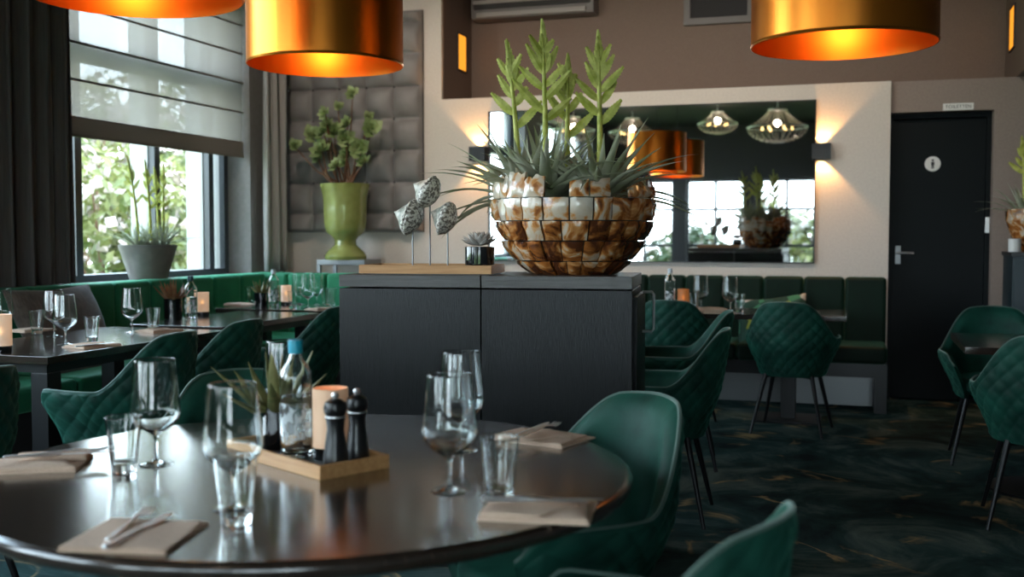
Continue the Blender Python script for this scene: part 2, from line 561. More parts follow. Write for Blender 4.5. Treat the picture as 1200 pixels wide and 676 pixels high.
def thing(name, label, cat, loc=(0, 0, 0), rz=0.0, group=None):
    o = bpy.data.objects.new(name, None)
    o.empty_display_size = 0.05
    C.objects.link(o)
    o.location = loc
    o.rotation_euler = (0, 0, rz)
    return tag(o, label, cat, group)

def struct(name, mb, m, **kw):
    o = obj(name, mb, m, **kw)
    o['kind'] = 'structure'
    return o

def sroot(name, loc=(0, 0, 0)):
    o = bpy.data.objects.new(name, None)
    C.objects.link(o)
    o.location = loc
    o['kind'] = 'structure'
    return o

def dup(root, loc, rz, label, group=None, keep=None):
    r = root.copy()
    C.objects.link(r)
    r.location = loc
    r.rotation_euler = (0, 0, rz)
    r['label'] = label
    if group: r['group'] = group
    for ch in list(root.children):
        c = ch.copy()
        C.objects.link(c)
        c.parent = r
        for g in ch.children:
            d = g.copy()
            C.objects.link(d)
            d.parent = c
    return r

def face_rz(fx, fy):                    # rotation that turns local +Y to (fx, fy)
    return math.atan2(-fx, fy)

def sstep(a, b, x):
    t = max(0.0, min(1.0, (x - a) / (b - a)))
    return t * t * (3 - 2 * t)

# ------------------------------------------------------------------ room shell
XL, XR, YB, YF, ZC = -4.95, 2.4, 8.70, -4.2, 3.45
RX0, RX1, YU, ZL = -3.42, 1.11, 9.45, 2.45          # the recess above the ledge

struct('floor', MB().box(-5.4, 2.7, -4.5, 9.7, -0.12, 0.0), M_floor)
struct('ceiling', MB().box(-5.4, 2.7, -4.5, 9.7, ZC, ZC + 0.12), M_ceil)

# window openings in the left wall: (y0, y1)
ZS, ZH = 0.95, 3.25
LW = [(5.78, 8.12), (1.2, 4.45), (-3.3, 0.3)]
w = MB()
TH = 0.35
ys = [YF - 0.3]
for a, b in sorted(LW):
    ys += [a, b]
ys.append(YU + 0.2)
for i in range(0, len(ys), 2):
    w.box(XL - TH, XL, ys[i], ys[i + 1], 0, ZC)
for a, b in LW:
    w.box(XL - TH, XL, a, b, 0, ZS - 0.03)
    w.box(XL - TH, XL, a, b, ZH, ZC)
struct('wall_left', w, M_taupe)

# far wall: full height left of the recess, ledge-height panel beyond it
w = MB()
w.box(XL, RX0, YB, YB + 0.9, 0, ZC)                       # behind the tufted panel and the pale strip
w.box(RX0, 0.235, YB, YB + 0.9, 0, ZL)                   # panel that carries the mirror
struct('wall_back', w, M_wall)
w = MB()
w.box(RX0, RX1, YU, YU + 0.2, ZL, ZC)
struct('wall_upper', w, M_paper)
w = MB()
w.box(RX0 - 0.05, RX0 + 0.006, YB + 0.03, YU, ZL + 0.001, ZC)
struct('wall_recess_left', w, M_paper)
w = MB()
w.box(RX1, XR, 7.6, YU, ZL + 0.002, ZC)
struct('wall_soffit_right', w, M_paper)
w = MB()
w.box(0.235, XR, YB + 0.05, YB + 0.9, 2.215, ZL)
struct('trim_1', w, M_beam)                               # beam over the door
w = MB()
w.box(0.96, XR, YB + 0.02, YB + 0.9, 0, 2.214)
struct('wall_pier_right', w, M_beam)
struct('wall_leak_stop', MB().box(0.0, 1.1, YB + 0.75, YB + 0.9, 0, ZL), M_dark)  # unseen backing wall, added to stop sky light leaking round the door
struct('wall_right', MB().box(XR, XR + 0.2, YF - 0.3, YB + 0.9, 0, ZC), M_dark)
# skirting under the far bench and the pale panel
struct('baseboard_back', MB().box(-4.9, 0.235, YB - 0.014, YB, 0, 0.11), M_grey)

# wall behind the camera, its windows enlarged for more daylight on the far wall
FW = [(-4.7, -3.5), (-3.25, -2.1), (-1.85, -0.75), (-0.5, 0.6), (0.85, 2.1)]
w = MB()
xs = [XL - TH]
for a, b in FW: xs += [a, b]
xs.append(XR + 0.2)
for i in range(0, len(xs), 2):
    w.box(xs[i], xs[i + 1], YF - 0.3, YF, 0, ZC)
for a, b in FW:
    w.box(a, b, YF - 0.3, YF, 0, 0.35)
    w.box(a, b, YF - 0.3, YF, 2.40, ZC)
struct('wall_front', w, M_dark)

NWIN = [0]
def window_x(y0, y1, mull, transom):
    """a window in the left wall: outer frame dark inside, white outside, mullions, transom, one pane"""
    NWIN[0] += 1
    r = sroot('window_%d' % NWIN[0], (XL - 0.27, 0, ZS))
    H = ZH - ZS
    fr, fo = MB(), MB()
    for (a, b) in ((y0, y0 + 0.06), (y1 - 0.06, y1)):
        fr.box(0.0, 0.05, a, b, 0, H)
        fo.box(-0.07, 0.0, a, b, 0, H)
    for (a, b) in ((0.0, 0.05), (H - 0.06, H), (transom - 0.06, transom + 0.06)):
        fr.box(0.0, 0.05, y0 + 0.06, y1 - 0.06, a, b)
        fo.box(-0.07, 0.0, y0 + 0.06, y1 - 0.06, a, b)
    f = obj('window_frame', fr, M_darkframe, r)
    obj('outer_frame', fo, M_whiteout, f)
    for ym in mull:
        mi = obj('mullion', MB().box(0.0, 0.055, ym - 0.035, ym + 0.035, 0.05, H - 0.06), M_darkframe, r)
        obj('outer_mullion', MB().box(-0.16, -0.0005, ym - 0.045, ym + 0.045, 0.05, H - 0.06), M_whiteout, mi)
    obj('pane', MB().box(-0.034, -0.030, y0 + 0.03, y1 - 0.03, 0.02, H - 0.02), M_pane, r)
    obj('sill', MB().box(-0.13, 0.27, y0, y1, -0.03, 0.0, 0.006), M_white, r)
    return r

window_x(LW[0][0], LW[0][1], (6.24, 7.13, 7.86), 1.62)
window_x(LW[1][0], LW[1][1], (2.25, 3.35), 1.62)
window_x(LW[2][0], LW[2][1], (-2.1, -0.9), 1.62)
for a, b in FW:
    NWIN[0] += 1
    r = sroot('window_%d' % NWIN[0], (0, YF - 0.15, 0.35))
    fr = MB()
    for (p, q) in ((a, a + 0.05), (b - 0.05, b), ((a + b) / 2 - 0.03, (a + b) / 2 + 0.03)):
        fr.box(p, q, -0.03, 0.03, 0, 2.05)
    for (p, q) in ((0, 0.06), (1.99, 2.05), (1.42, 1.48), (0.70, 0.76)):
        fr.box(a, b, -0.028, 0.028, p, q)
    obj('window_frame', fr, M_darkframe, r)
    obj('pane', MB().box(a + 0.03, b - 0.03, -0.004, 0.0, 0.02, 2.03), M_pane, r)

# toilet door
dr = sroot('door_1', (0.235, YB + 0.18, 0))
DW = 0.725
obj('door_leaf', MB().box(0.03, DW - 0.035, 0.0, 0.05, 0.01, 2.17, 0.004), M_door, dr)
fr = MB()
fr.box(0.0, 0.03, -0.03, 0.06, 0, 2.214)
fr.box(DW - 0.035, DW, -0.03, 0.06, 0, 2.214)
fr.box(0.03, DW - 0.035, -0.03, 0.06, 2.175, 2.214)
obj('door_frame', fr, M_door, dr)
hd = MB().tube([(0.075, -0.002, 1.145), (0.075, -0.055, 1.145), (0.10, -0.06, 1.145), (0.19, -0.06, 1.145)], 0.009, 8)
hd.box(0.055, 0.095, -0.008, 0.0, 1.06, 1.2, 0.003)
obj('door_handle', hd, M_alu, dr)
obj('strike_plate', MB().box(DW - 0.033, DW - 0.003, -0.038, -0.0301, 1.30, 1.42, 0.003), M_steel, dr)
p = aty(1093, 192, YB + 0.18)
pic = MB().lathe([(0, 0.004), (0.056, 0.004), (0.058, 0.0)], 28, Matrix.Rotation(PI / 2, 4, 'X'))
plate = obj('toilet_pictogram_plate', pic, M_sign, dr, loc=(p.x - 0.235, -0.001, p.z), label='round white plate with a black standing figure')
fg = MB().lathe([(0, 0), (0.009, 0.0), (0.009, 0.0015), (0, 0.0015)], 12, Matrix.Translation((0, -0.0045, 0.027)) @ Matrix.Rotation(PI / 2, 4, 'X'))
fg.box(-0.012, 0.012, -0.006, -0.0045, -0.012, 0.015, 0.0)
fg.box(-0.009, -0.001, -0.006, -0.0045, -0.036, -0.012)
fg.box(0.001, 0.009, -0.006, -0.0045, -0.036, -0.012)
obj('standing_figure', fg, M_ink, plate)

# sign plate over the door
p0, p1 = aty(1105, 129, YB + 0.05), aty(1141, 121, YB + 0.05)
sg = thing('toilet_sign', 'small white sign plate with black lettering over the dark door', 'sign', ((p0.x + p1.x) / 2, YB + 0.05, (p0.z + p1.z) / 2))
wd, ht = p1.x - p0.x, 0.052
obj('sign_plate', MB().box(-wd / 2, wd / 2, -0.008, 0, -ht / 2, ht / 2, 0.002), M_sign, sg)
cu = bpy.data.curves.new('sign_lettering', 'FONT')
cu.body = 'TOILETTEN'
cu.align_x, cu.align_y = 'CENTER', 'CENTER'
cu.size, cu.extrude, cu.space_character = 0.034, 0.0006, 1.05
cu.materials.append(M_ink)
_tmp = bpy.data.objects.new('lettering_curve', cu)
C.objects.link(_tmp)
bpy.context.view_layer.update()
_me = bpy.data.meshes.new_from_object(_tmp.evaluated_get(bpy.context.evaluated_depsgraph_get()))
bpy.data.objects.remove(_tmp)
tx = bpy.data.objects.new('sign_lettering', _me)
C.objects.link(tx)
tx.parent = sg
tx.location = (0, -0.0086, 0)
tx.rotation_euler = (PI / 2, 0, 0)

# amber light slots
for nm, loc, ax, lab in (('wall_slot_light', (RX0 + 0.006, aty(540, 60, 9.0).y, 0), 1, 'amber light slot left of the air conditioner on dark side wall'),
                         ('wall_slot_light', (RX1, 8.72, 0), -1, 'amber light slot at the right end of the brown upper wall')):
    pz = (atx(540, 62, RX0).z, atx(540, 62, RX0).y) if ax == 1 else (atx(1187, 33, RX1).z, atx(1187, 33, RX1).y)
    t = thing(nm, lab, 'wall light', (loc[0], pz[1], pz[0]))
    hh, ww = 0.155, (0.10 if ax == 1 else 0.13)
    fr = MB()
    for s in (-1, 1):
        fr.box(0, ax * 0.012, s * ww, s * (ww + 0.012), -hh - 0.012, hh + 0.012)
        fr.box(0, ax * 0.012, -ww, ww, s * hh, s * (hh + 0.012))
    obj('surround', fr, M_dark, t)
    obj('diffuser', MB().box(0.0005 * ax, ax * 0.007, -ww, ww, -hh, hh), M_slot, t)

# ------------------------------------------------------------------ tufted wall panel
px0, px1, pz0, pz1 = -4.90, aty(497, 200, YB).x, aty(400, 272, YB).z, 3.22
PW, PH = px1 - px0, pz1 - pz0
cell_x, cell_z = 0.262, 0.275
def tuft(u, v):
    x, z = u * PW, v * PH
    a = abs(math.sin(PI * (PW - x) / cell_x))
    b = abs(math.sin(PI * (z - 0.16) / cell_z))
    hgt = 0.072 * (a * b) ** 0.38 + 0.010 * (a ** 0.5 + b ** 0.5)
    e = min(x, PW - x, z, PH - z)
    hgt *= sstep(0, 0.02, e)
    return (x, -0.03 - hgt, z)
t = thing('tufted_wall_panel', 'dark grey button-tufted upholstered panel on the far wall behind the green urn', 'wall panel', (px0, YB, pz0))
obj('upholstery', MB().grid(tuft, 120, 150), M_tuft, t, angle=80)
obj('backing_board', MB().box(0, PW, -0.03, 0, 0, PH), M_dark, t)
bt = MB()
i = 0
xx = PW
while xx > 0.02:
    zz = 0.16
    while zz < PH - 0.03:
        if xx < PW - 0.01:
            bt.lathe([(0, 0.012), (0.012, 0.008), (0.015, 0.0), (0, -0.004)], 10, Matrix.Translation((xx, -0.036, zz)) @ Matrix.Rotation(PI / 2, 4, 'X'))
        zz += cell_z
    xx -= cell_x
obj('buttons', bt, M_dark, t)

p = aty(328, 112, YB - 0.11)
t = thing('motion_sensor', 'small white motion sensor at the left edge of the tufted panel', 'sensor', (p.x, YB - 0.10, p.z))
obj('sensor_body', MB().box(-0.035, 0.035, -0.045, 0.02, -0.05, 0.05, 0.012), M_sign, t)
obj('sensor_lens', MB().lathe([(0, 0.012), (0.014, 0.009), (0.02, 0.0)], 16, Matrix.Translation((0, -0.045, -0.012)) @ Matrix.Rotation(PI / 2, 4, 'X')), M_frost, t)

# ------------------------------------------------------------------ mirror, sconces, air conditioner, grille
YM = YB - 0.03
a0, a1 = aty(573, 130, YM), aty(953, 307, YM)
zt_, zb_ = aty(760, 125, YM).z, aty(760, 306, YM).z
mr = thing('wall_mirror', 'large frameless mirror on the pale wall panel above the far bench', 'mirror', (a0.x, YB, zb_))
MW, MH = a1.x - a0.x, zt_ - zb_
obj('backing', MB().box(0.01, MW - 0.01, -0.022, 0, 0.01, MH - 0.01), M_black, mr)
obj('mirror_glass', MB().box(0, MW, -0.03, -0.022, 0, MH), M_mirror, mr, smooth=False)
ed = MB()
for (x0, x1, z0, z1) in ((-0.008, 0.0, -0.008, MH + 0.008), (MW, MW + 0.008, -0.008, MH + 0.008), (0, MW, -0.008, 0), (0, MW, MH, MH + 0.008)):
    ed.box(x0, x1, -0.034, 0, z0, z1)
obj('edge_strip', ed, M_black, mr)

def sconce(px, py, lab):
    p = aty(px, py, YB)
    t = thing('wall_sconce', lab, 'wall lamp', (p.x, YB, p.z), 0, 'black up-and-down wall lamps')
    b = MB()
    b.box(-0.07, 0.07, -0.10, -0.092, -0.06, 0.06)
    b.box(-0.07, 0.07, -0.008, 0, -0.06, 0.06)
    b.box(-0.07, -0.062, -0.092, -0.008, -0.06, 0.06)
    b.box(0.062, 0.07, -0.092, -0.008, -0.06, 0.06)
    obj('housing', b, M_black, t)
    obj('lamp_core', MB().box(-0.03, 0.03, -0.07, -0.03, -0.012, 0.012), M_bulb, t)
    for s in (1, -1):
        l = bpy.data.lights.new('sconce_beam', 'SPOT')
        l.energy, l.color = 9.0, (1.0, 0.50, 0.17)
        l.spot_size, l.spot_blend, l.shadow_soft_size = math.radians(96), 0.35, 0.012
        lo = bpy.data.objects.new('sconce_beam', l)
        C.objects.link(lo)
        lo.parent = t
        lo.location = (0, -0.05, 0.03 * s)
        lo.rotation_euler = (0 if s < 0 else PI, 0, 0)
    return t
sconce(963, 178, 'black box wall lamp right of the mirror, glowing up and down')
sconce(563, 181, 'black box wall lamp left of the mirror, behind the spiky plant')

p0, p1 = aty(560, 27, YU), aty(702, 24, YU)
t = thing('air_conditioner', 'grey wall air conditioner high on the brown upper wall', 'air conditioner', (p0.x, YU, p0.z - 0.01))
aw = p1.x - p0.x
obj('casing', MB().box(0, aw, -0.20, 0, 0.0, 0.30, 0.02), M_grey, t)
obj('front_panel', MB().box(0.03, aw - 0.03, -0.215, -0.19, 0.085, 0.28, 0.01), M_dark, t)
obj('air_flap', MB().box(0.06, aw - 0.07, -0.225, -0.19, 0.012, 0.055, 0.006), M_acw, t)
obj('trim_strip', MB().box(0.03, aw - 0.09, -0.222, -0.19, 0.13, 0.165, 0.004), M_acw, t)

p0, p1 = aty(802, 31, YU), aty(884, 31, YU)
t = thing('framed_speaker_grille', 'square dark grille in a grey frame high on the brown wall', 'speaker grille', ((p0.x + p1.x) / 2, YU, p0.z))
gw = (p1.x - p0.x) / 2
fr = MB()
gh = 0.44
for s in (-1, 1):
    fr.box(s * gw, s * (gw - 0.055), -0.05, 0, 0, gh)
fr.box(-gw + 0.055, gw - 0.055, -0.05, 0, 0, 0.055)
fr.box(-gw + 0.055, gw - 0.055, -0.05, 0, gh - 0.055, gh)
obj('grille_frame', fr, M_grey, t)
obj('grille_cloth', MB().box(-gw + 0.055, gw - 0.055, -0.02, 0, 0.055, gh - 0.055), M_grille, t)
obj('centre_stud', MB().lathe([(0, 0.012), (0.014, 0.01), (0.016, 0)], 12, Matrix.Translation((0, -0.02, 0.25)) @ Matrix.Rotation(PI / 2, 4, 'X')), M_chrome, t)

# ------------------------------------------------------------------ blind and curtains
BX = XL - 0.06
bl = thing('roman_blind', 'pale sheer roman blind half lowered over the tall window by the bench', 'blind', (BX, 0, 0))
b0, b1 = LW[0][0] + 0.02, LW[0][1] - 0.02
zb = 1.955
folds = [2.075, 2.325, 2.575, 2.82, 3.06]
def blind_pt(u, v):
    z = zb + 0.11 + v * (ZH + 0.1 - zb - 0.11)
    x = 0.004 * math.sin(u * 9) + 0.006 * math.sin(u * 5 + v * 4)
    return (x, b0 + (b1 - b0) * u, z)
obj('sheer_panel', MB().grid(blind_pt, 40, 60), M_sheer, bl)
obj('hem_band', MB().box(-0.008, 0.012, b0, b1, zb, zb + 0.125, 0.004), M_hem, bl)
obj('bottom_bar', MB().box(-0.012, 0.016, b0 - 0.004, b1 + 0.004, zb - 0.012, zb + 0.004, 0.004), M_hem, bl)
for z in folds[1:]:
    obj('fold_rod', MB().tube([(0.012, b0, z), (0.012, b1, z)], 0.009, 8), M_hem, bl)
obj('head_rail', MB().box(-0.04, 0.04, b0, b1, ZH - 0.05, ZH - 0.001), M_white, bl)

def curtain(x, y0, y1, folds_n, m, lab, amp=0.045, z0=0.972, z1=3.40):
    t = thing('window_curtain', lab, 'curtain', (x, (y0 + y1) / 2, 0))
    L = y1 - y0
    def pt(u, v):
        z = z0 + v * (z1 - z0)
        a = amp * (0.75 + 0.25 * math.sin(3 * v + 5 * u))
        ph = 2 * PI * folds_n * u + 0.5 * math.sin(4 * u + 1.3 * v)
        xx = a * math.sin(ph) + 0.012 * math.sin(2.3 * ph + 1)
        yy = -L / 2 + L * (u + 0.012 * math.sin(2 * ph)) + 0.02 * math.sin(2.0 * v + 1) * (u - 0.5)
        return (xx, yy, z)
    mb = MB().grid(pt, folds_n * 16, 14)
    o = obj('curtain_cloth', mb, m, t, angle=180)
    so = o.modifiers.new('thick', 'SOLIDIFY')
    so.thickness = 0.004
    obj('curtain_rail', MB().box(-0.02, 0.02, -L / 2 - 0.05, L / 2 + 0.05, z1, z1 + 0.03), M_dark, t)
    return t
curtain(-4.80, 4.55, 5.76, 8, M_curtain, 'heavy charcoal curtain left of the blind, beside the bench')
curtain(-4.80, 8.10, 8.50, 3, M_curtain_lit, 'curtain toned window-lit grey in the corner right of the blind, beside the tufted panel', 0.05)

# ------------------------------------------------------------------ benches
def bench_back(mb, axis, a0, a1, f0, f1, z0, z1, n):
    """channelled back: n upright padded channels along an axis; f0 = wall face, f1 = front face"""
    st = (a1 - a0) / n
    for k in range(n):
        p, q = a0 + k * st + 0.002, a0 + (k + 1) * st - 0.002
        if axis == 'y': mb.box(f0, f1, p, q, z0, z1, 0.035, 3)
        else: mb.box(p, q, f0, f1, z0, z1, 0.035, 3)

BBX = (-4.94, -4.765)     # left bench back
BBY = (8.06, 8.22)        # far-left bench back
t = thing('corner_bench', 'green velvet corner bench with channelled back under the window', 'bench', (-4.5, 5.5, 0))
off = Vector((-4.5, 5.5, 0))
def mvbox(mb, x0, x1, y0, y1, z0, z1, bev=0.0, seg=2):
    return mb.box(x0 - off.x, x1 - off.x, y0 - off.y, y1 - off.y, z0, z1, bev, seg)
mb = MB()
for k in range(14):
    st = (8.06 - 2.6) / 14
    mvbox(mb, BBX[0], BBX[1], 2.6 + k * st + 0.002, 2.6 + (k + 1) * st - 0.002, 0.44, 0.965, 0.035, 3)
for k in range(6):
    st = (-2.75 + 4.94) / 6
    mvbox(mb, -4.94 + k * st + 0.002, -4.94 + (k + 1) * st - 0.002, BBY[0], BBY[1], 0.44, 0.965, 0.035, 3)
obj('backrest', mb, M_bench, t)
mb = MB()
for k in range(4):
    st = (7.5 - 2.6) / 4
    mvbox(mb, -4.77, -4.20, 2.6 + k * st + 0.002, 2.6 + (k + 1) * st - 0.002, 0.33, 0.47, 0.035, 3)
mvbox(mb, -4.77, -3.7, 7.5, 8.065, 0.33, 0.47, 0.035, 3)
mvbox(mb, -3.696, -2.75, 7.5, 8.065, 0.33, 0.47, 0.035, 3)
obj('seat', mb, M_bench, t)
mb = MB()
mvbox(mb, -4.94, -4.28, 2.6, 8.22, 0.0, 0.33)
mvbox(mb, -4.28, -2.75, 7.58, 8.22, 0.0, 0.33)
obj('plinth', mb, M_dark, t)

t = thing('wall_bench', 'dark green bench with channelled back along the far wall under the mirror', 'bench', (-0.8, 8.4, 0))
off = Vector((-0.8, 8.4, 0))
mb = MB()
for k in range(7):
    st = (0.225 + 1.9) / 7
    mvbox(mb, -1.9 + k * st + 0.002, -1.9 + (k + 1) * st - 0.002, 8.56, 8.68, 0.44, 0.965, 0.03, 3)
obj('backrest', mb, M_benchd, t)
mb = MB()
for k in range(2):
    st = (0.225 + 1.9) / 2
    mvbox(mb, -1.9 + k * st + 0.002, -1.9 + (k + 1) * st - 0.002, 8.06, 8.57, 0.36, 0.485, 0.03, 3)
obj('seat', mb, M_benchd, t)
mb = MB()
mvbox(mb, -1.9, 0.225, 8.10, 8.60, 0.26, 0.36)
mvbox(mb, -1.9, -1.82, 8.12, 8.6, 0.0, 0.26)
mvbox(mb, 0.14, 0.225, 8.12, 8.6, 0.0, 0.26)
obj('base_frame', mb, M_black, t)
obj('kick_board', MB().box(-1.05, 0.935, 0.06, 0.075, 0.0, 0.255), M_alu, t)

# ------------------------------------------------------------------ tables
def rect_table(x0, x1, y0, y1, lab, leg=0.09, th=0.035):
    cx, cy = (x0 + x1) / 2, (y0 + y1) / 2
    t = thing('dining_table', lab, 'table', (cx, cy, 0), 0, 'rectangular dark dining tables')
    a, b = (x1 - x0) / 2, (y1 - y0) / 2
    obj('tabletop', MB().box(-a, a, -b, b, 0.75 - th, 0.75, 0.003), M_tabletop, t)
    obj('apron', MB().box(-a + 0.05, a - 0.05, -b + 0.05, b - 0.05, 0.67, 0.75 - th), M_edge, t)
    for sx in (-1, 1):
        for sy in (-1, 1):
            obj('leg', MB().box(sx * (a - 0.04), sx * (a - 0.04 - leg), sy * (b - 0.04), sy * (b - 0.04 - leg), 0, 0.67, 0.004), M_edge, t)
    return t
TA = rect_table(-4.14, -3.36, 3.84, 5.24, 'dark rectangular table nearest the camera along the window bench')
TB = rect_table(-4.14, -3.50, 5.42, 6.62, 'dark rectangular table with bottle and red succulent, second along the window bench')
TC = rect_table(-4.45, -3.55, 6.80, 7.42, 'dark rectangular table crowded with glasses in the bench corner')
t = thing('dining_table', 'dark rectangular pedestal table in front of the far bench', 'table', (-0.835, 7.69, 0), 0, 'rectangular dark dining tables')
obj('tabletop', MB().box(-0.785, 0.785, -0.33, 0.33, 0.715, 0.75, 0.003), M_tabletop, t)
for sx in (-0.40, 0.40):
    pd = obj('pedestal', MB().box(sx - 0.05, sx + 0.05, -0.05, 0.05, 0.015, 0.715, 0.004), M_edge, t)
    obj('base_plate', MB().box(sx - 0.22, sx + 0.22, -0.20, 0.20, 0.0, 0.0148, 0.003), M_legs, pd)
TD = rect_table(-1.95, -1.33, 4.85, 6.20, 'dark rectangular table hidden behind the sideboard between facing chairs')

t = thing('bistro_table', 'small dark square table at the right with chairs before and behind it', 'table', (0.92, 5.92, 0))
obj('tabletop', MB().box(-0.42, 0.42, -0.40, 0.40, 0.715, 0.75, 0.003), M_tabletop, t)
obj('column', MB().lathe([(0, 0.02), (0.04, 0.02), (0.04, 0.70), (0.12, 0.715), (0, 0.715)], 20), M_legs, t)
obj('base', MB().lathe([(0, 0), (0.27, 0), (0.27, 0.012), (0.06, 0.03), (0, 0.03)], 36), M_legs, t)

RC = Vector((-1.187, 2.193, 0))
RR = 0.737
t = thing('round_table', 'large round dark wooden table laid for dinner in the foreground', 'table', RC)
obj('tabletop', MB().lathe([(0, 0.716), (RR - 0.012, 0.716), (RR - 0.003, 0.722), (RR, 0.732), (RR - 0.001, 0.742), (RR - 0.008, 0.749), (RR - 0.016, 0.75), (0, 0.75)], 128), M_tabletop, t)
obj('pedestal', MB().lathe([(0, 0.02), (0.09, 0.03), (0.065, 0.12), (0.06, 0.60), (0.16, 0.70), (0.30, 0.716), (0, 0.716)], 36), M_legs, t)
obj('base', MB().lathe([(0, 0), (0.40, 0), (0.40, 0.015), (0.12, 0.035), (0, 0.035)], 48), M_legs, t)

# ------------------------------------------------------------------ velvet shell chair
ZTOP = 0.86
def chair_top(phi):
    a = abs(phi)
    z = 0.635 + (ZTOP - 0.635) * (1 - sstep(0.42, 1.35, a))
    z -= 0.012 * (a / 0.5) ** 2 if a < 0.5 else 0.012
    z -= 0.065 * sstep(2.0, 2.22, a) ** 2
    return z
PHM = 2.22
def shell_pt(u, v, inner=0.0, puff=0.0):
    phi = (u - 0.5) * 2 * PHM
    zt = chair_top(phi)
    zb_ = 0.375
    z = zb_ + (zt - zb_) * v
    k = sstep(0.36, 0.64, z)
    rx = 0.205 + 0.095 * k
    ry = 0.205 + 0.075 * k + 0.16 * max(0, z - 0.62)
    if z > 0.62: rx -= 0.05 * (z - 0.62)
    fy = ry if math.cos(phi) > 0 else ry + (0.34 + 0.12 * k - ry) * sstep(0, 0.5, -math.cos(phi))
    rx -= inner
    fy -= inner
    rx += puff
    fy += puff
    return (rx * math.sin(phi), -fy * math.cos(phi), z)
def quilt(u, v):
    phi = (u - 0.5) * 2 * PHM
    zt = chair_top(phi)
    z = 0.375 + (zt - 0.375) * v
    s = phi * 0.285
    c = 0.078
    p = abs(math.sin(PI * (s + z) / c))
    q = abs(math.sin(PI * (s - z) / c))
    e = sstep(0, 0.07, v) * sstep(0, 0.05, 1 - v) * sstep(0, 0.03, u) * sstep(0, 0.03, 1 - u)
    return 0.0095 * (p * q) ** 0.45 * e

def make_chair(lab):
    t = thing('velvet_chair', lab, 'chair', (0, 0, 0), 0, 'green velvet shell chairs')
    NU, NV = 190, 60
    mb = MB()
    outer = [[shell_pt(i / NU, j / NV, 0.0, quilt(i / NU, j / NV)) for i in range(NU + 1)] for j in range(NV + 1)]
    vs = [p for r in outer for p in r]
    W = NU + 1
    fs = [(j * W + i, j * W + i + 1, (j + 1) * W + i + 1, (j + 1) * W + i) for j in range(NV) for i in range(NU)]
    # inner face on a coarser walk, same boundary count on the rim
    o2 = len(vs)
    NI = 14
    for j in range(NI + 1):
        for i in range(NU + 1):
            v = j / NI
            th = 0.036 * sstep(0.0, 0.12, 1 - v) ** 0.5 + 0.010
            th *= 0.55 + 0.45 * min(1, min(i, NU - i) / 9.0)
            vs.append(shell_pt(i / NU, v, th))
    fs += [(o2 + (j + 1) * W + i, o2 + (j + 1) * W + i + 1, o2 + j * W + i + 1, o2 + j * W + i) for j in range(NI) for i in range(NU)]
    for i in range(NU):
        fs.append((NV * W + i, NV * W + i + 1, o2 + NI * W + i + 1, o2 + NI * W + i))
    fs_side = []
    # arm fronts
    for side in (0, NU):
        a = [j * W + side for j in range(NV + 1)]
        b = [o2 + j * W + side for j in range(NI + 1)]
        fs_side.append(tuple(a + b[::-1]) if side else tuple(b + a[::-1]))
    fs += fs_side
    mb.add(vs, fs)
    # underside of the shell
    def under(u, v):
        phi = u * 2 * PI
        r = 0.205 * (1 - v)
        return (r * math.sin(phi), -r * math.cos(phi), 0.378 - 0.02 * math.sin(v * PI / 2))
    mb.grid(under, 48, 5)
    sh = obj('shell', mb, M_velvet, t, angle=60)
    # piping along the top edge
    pts = [Vector(shell_pt(i / 90, 1.0, 0.005)) + Vector((0, 0, 0.001)) for i in range(91)]
    obj('piping', MB().tube(pts, 0.0055, 6), M_piping, sh)
    # seat pad
    def seat(u, v):
        phi = u * 2 * PI
        prof = [(0.0, 0.395), (0.90, 0.395), (1.0, 0.42), (1.0, 0.455), (0.93, 0.478), (0.6, 0.492), (0.0, 0.497)]
        f = v * (len(prof) - 1)
        k = min(int(f), len(prof) - 2)
        w_ = f - k
        r = prof[k][0] * (1 - w_) + prof[k + 1][0] * w_
        z = prof[k][1] * (1 - w_) + prof[k + 1][1] * w_
        cs, sn = math.cos(phi), math.sin(phi)
        ex = 0.72
        x = math.copysign(abs(sn) ** ex, sn) * 0.205
        y = -math.copysign(abs(cs) ** ex, cs) * (0.19 if cs > 0 else 0.245)
        return (x * r, y * r, z)
    obj('seat', MB().grid(seat, 40, 18), M_velvet, t, angle=60)
    for sx in (-1, 1):
        for sy in (-1, 1):
            obj('leg', MB().tube([(sx * 0.145, sy * 0.14, 0.385), (sx * 0.225, sy * 0.225, 0.0)], [0.015, 0.0095], 10), M_legs, t)
    fr = MB()
    fr.tube([(-0.145, -0.14, 0.37), (0.145, 0.14, 0.37)], 0.010, 6)
    fr.tube([(0.145, -0.14, 0.37), (-0.145, 0.14, 0.37)], 0.010, 6)
    obj('under_frame', fr, M_legs, t)
    return t

CH0 = make_chair('x')
_first = [True]
def chair(x, y, fx, fy, lab):
    rz = face_rz(fx, fy)
    if _first[0]:
        _first[0] = False
        CH0.location = (x, y, 0)
        CH0.rotation_euler = (0, 0, rz)
        CH0['label'] = lab
        return CH0
    return dup(CH0, (x, y, 0), rz, lab)

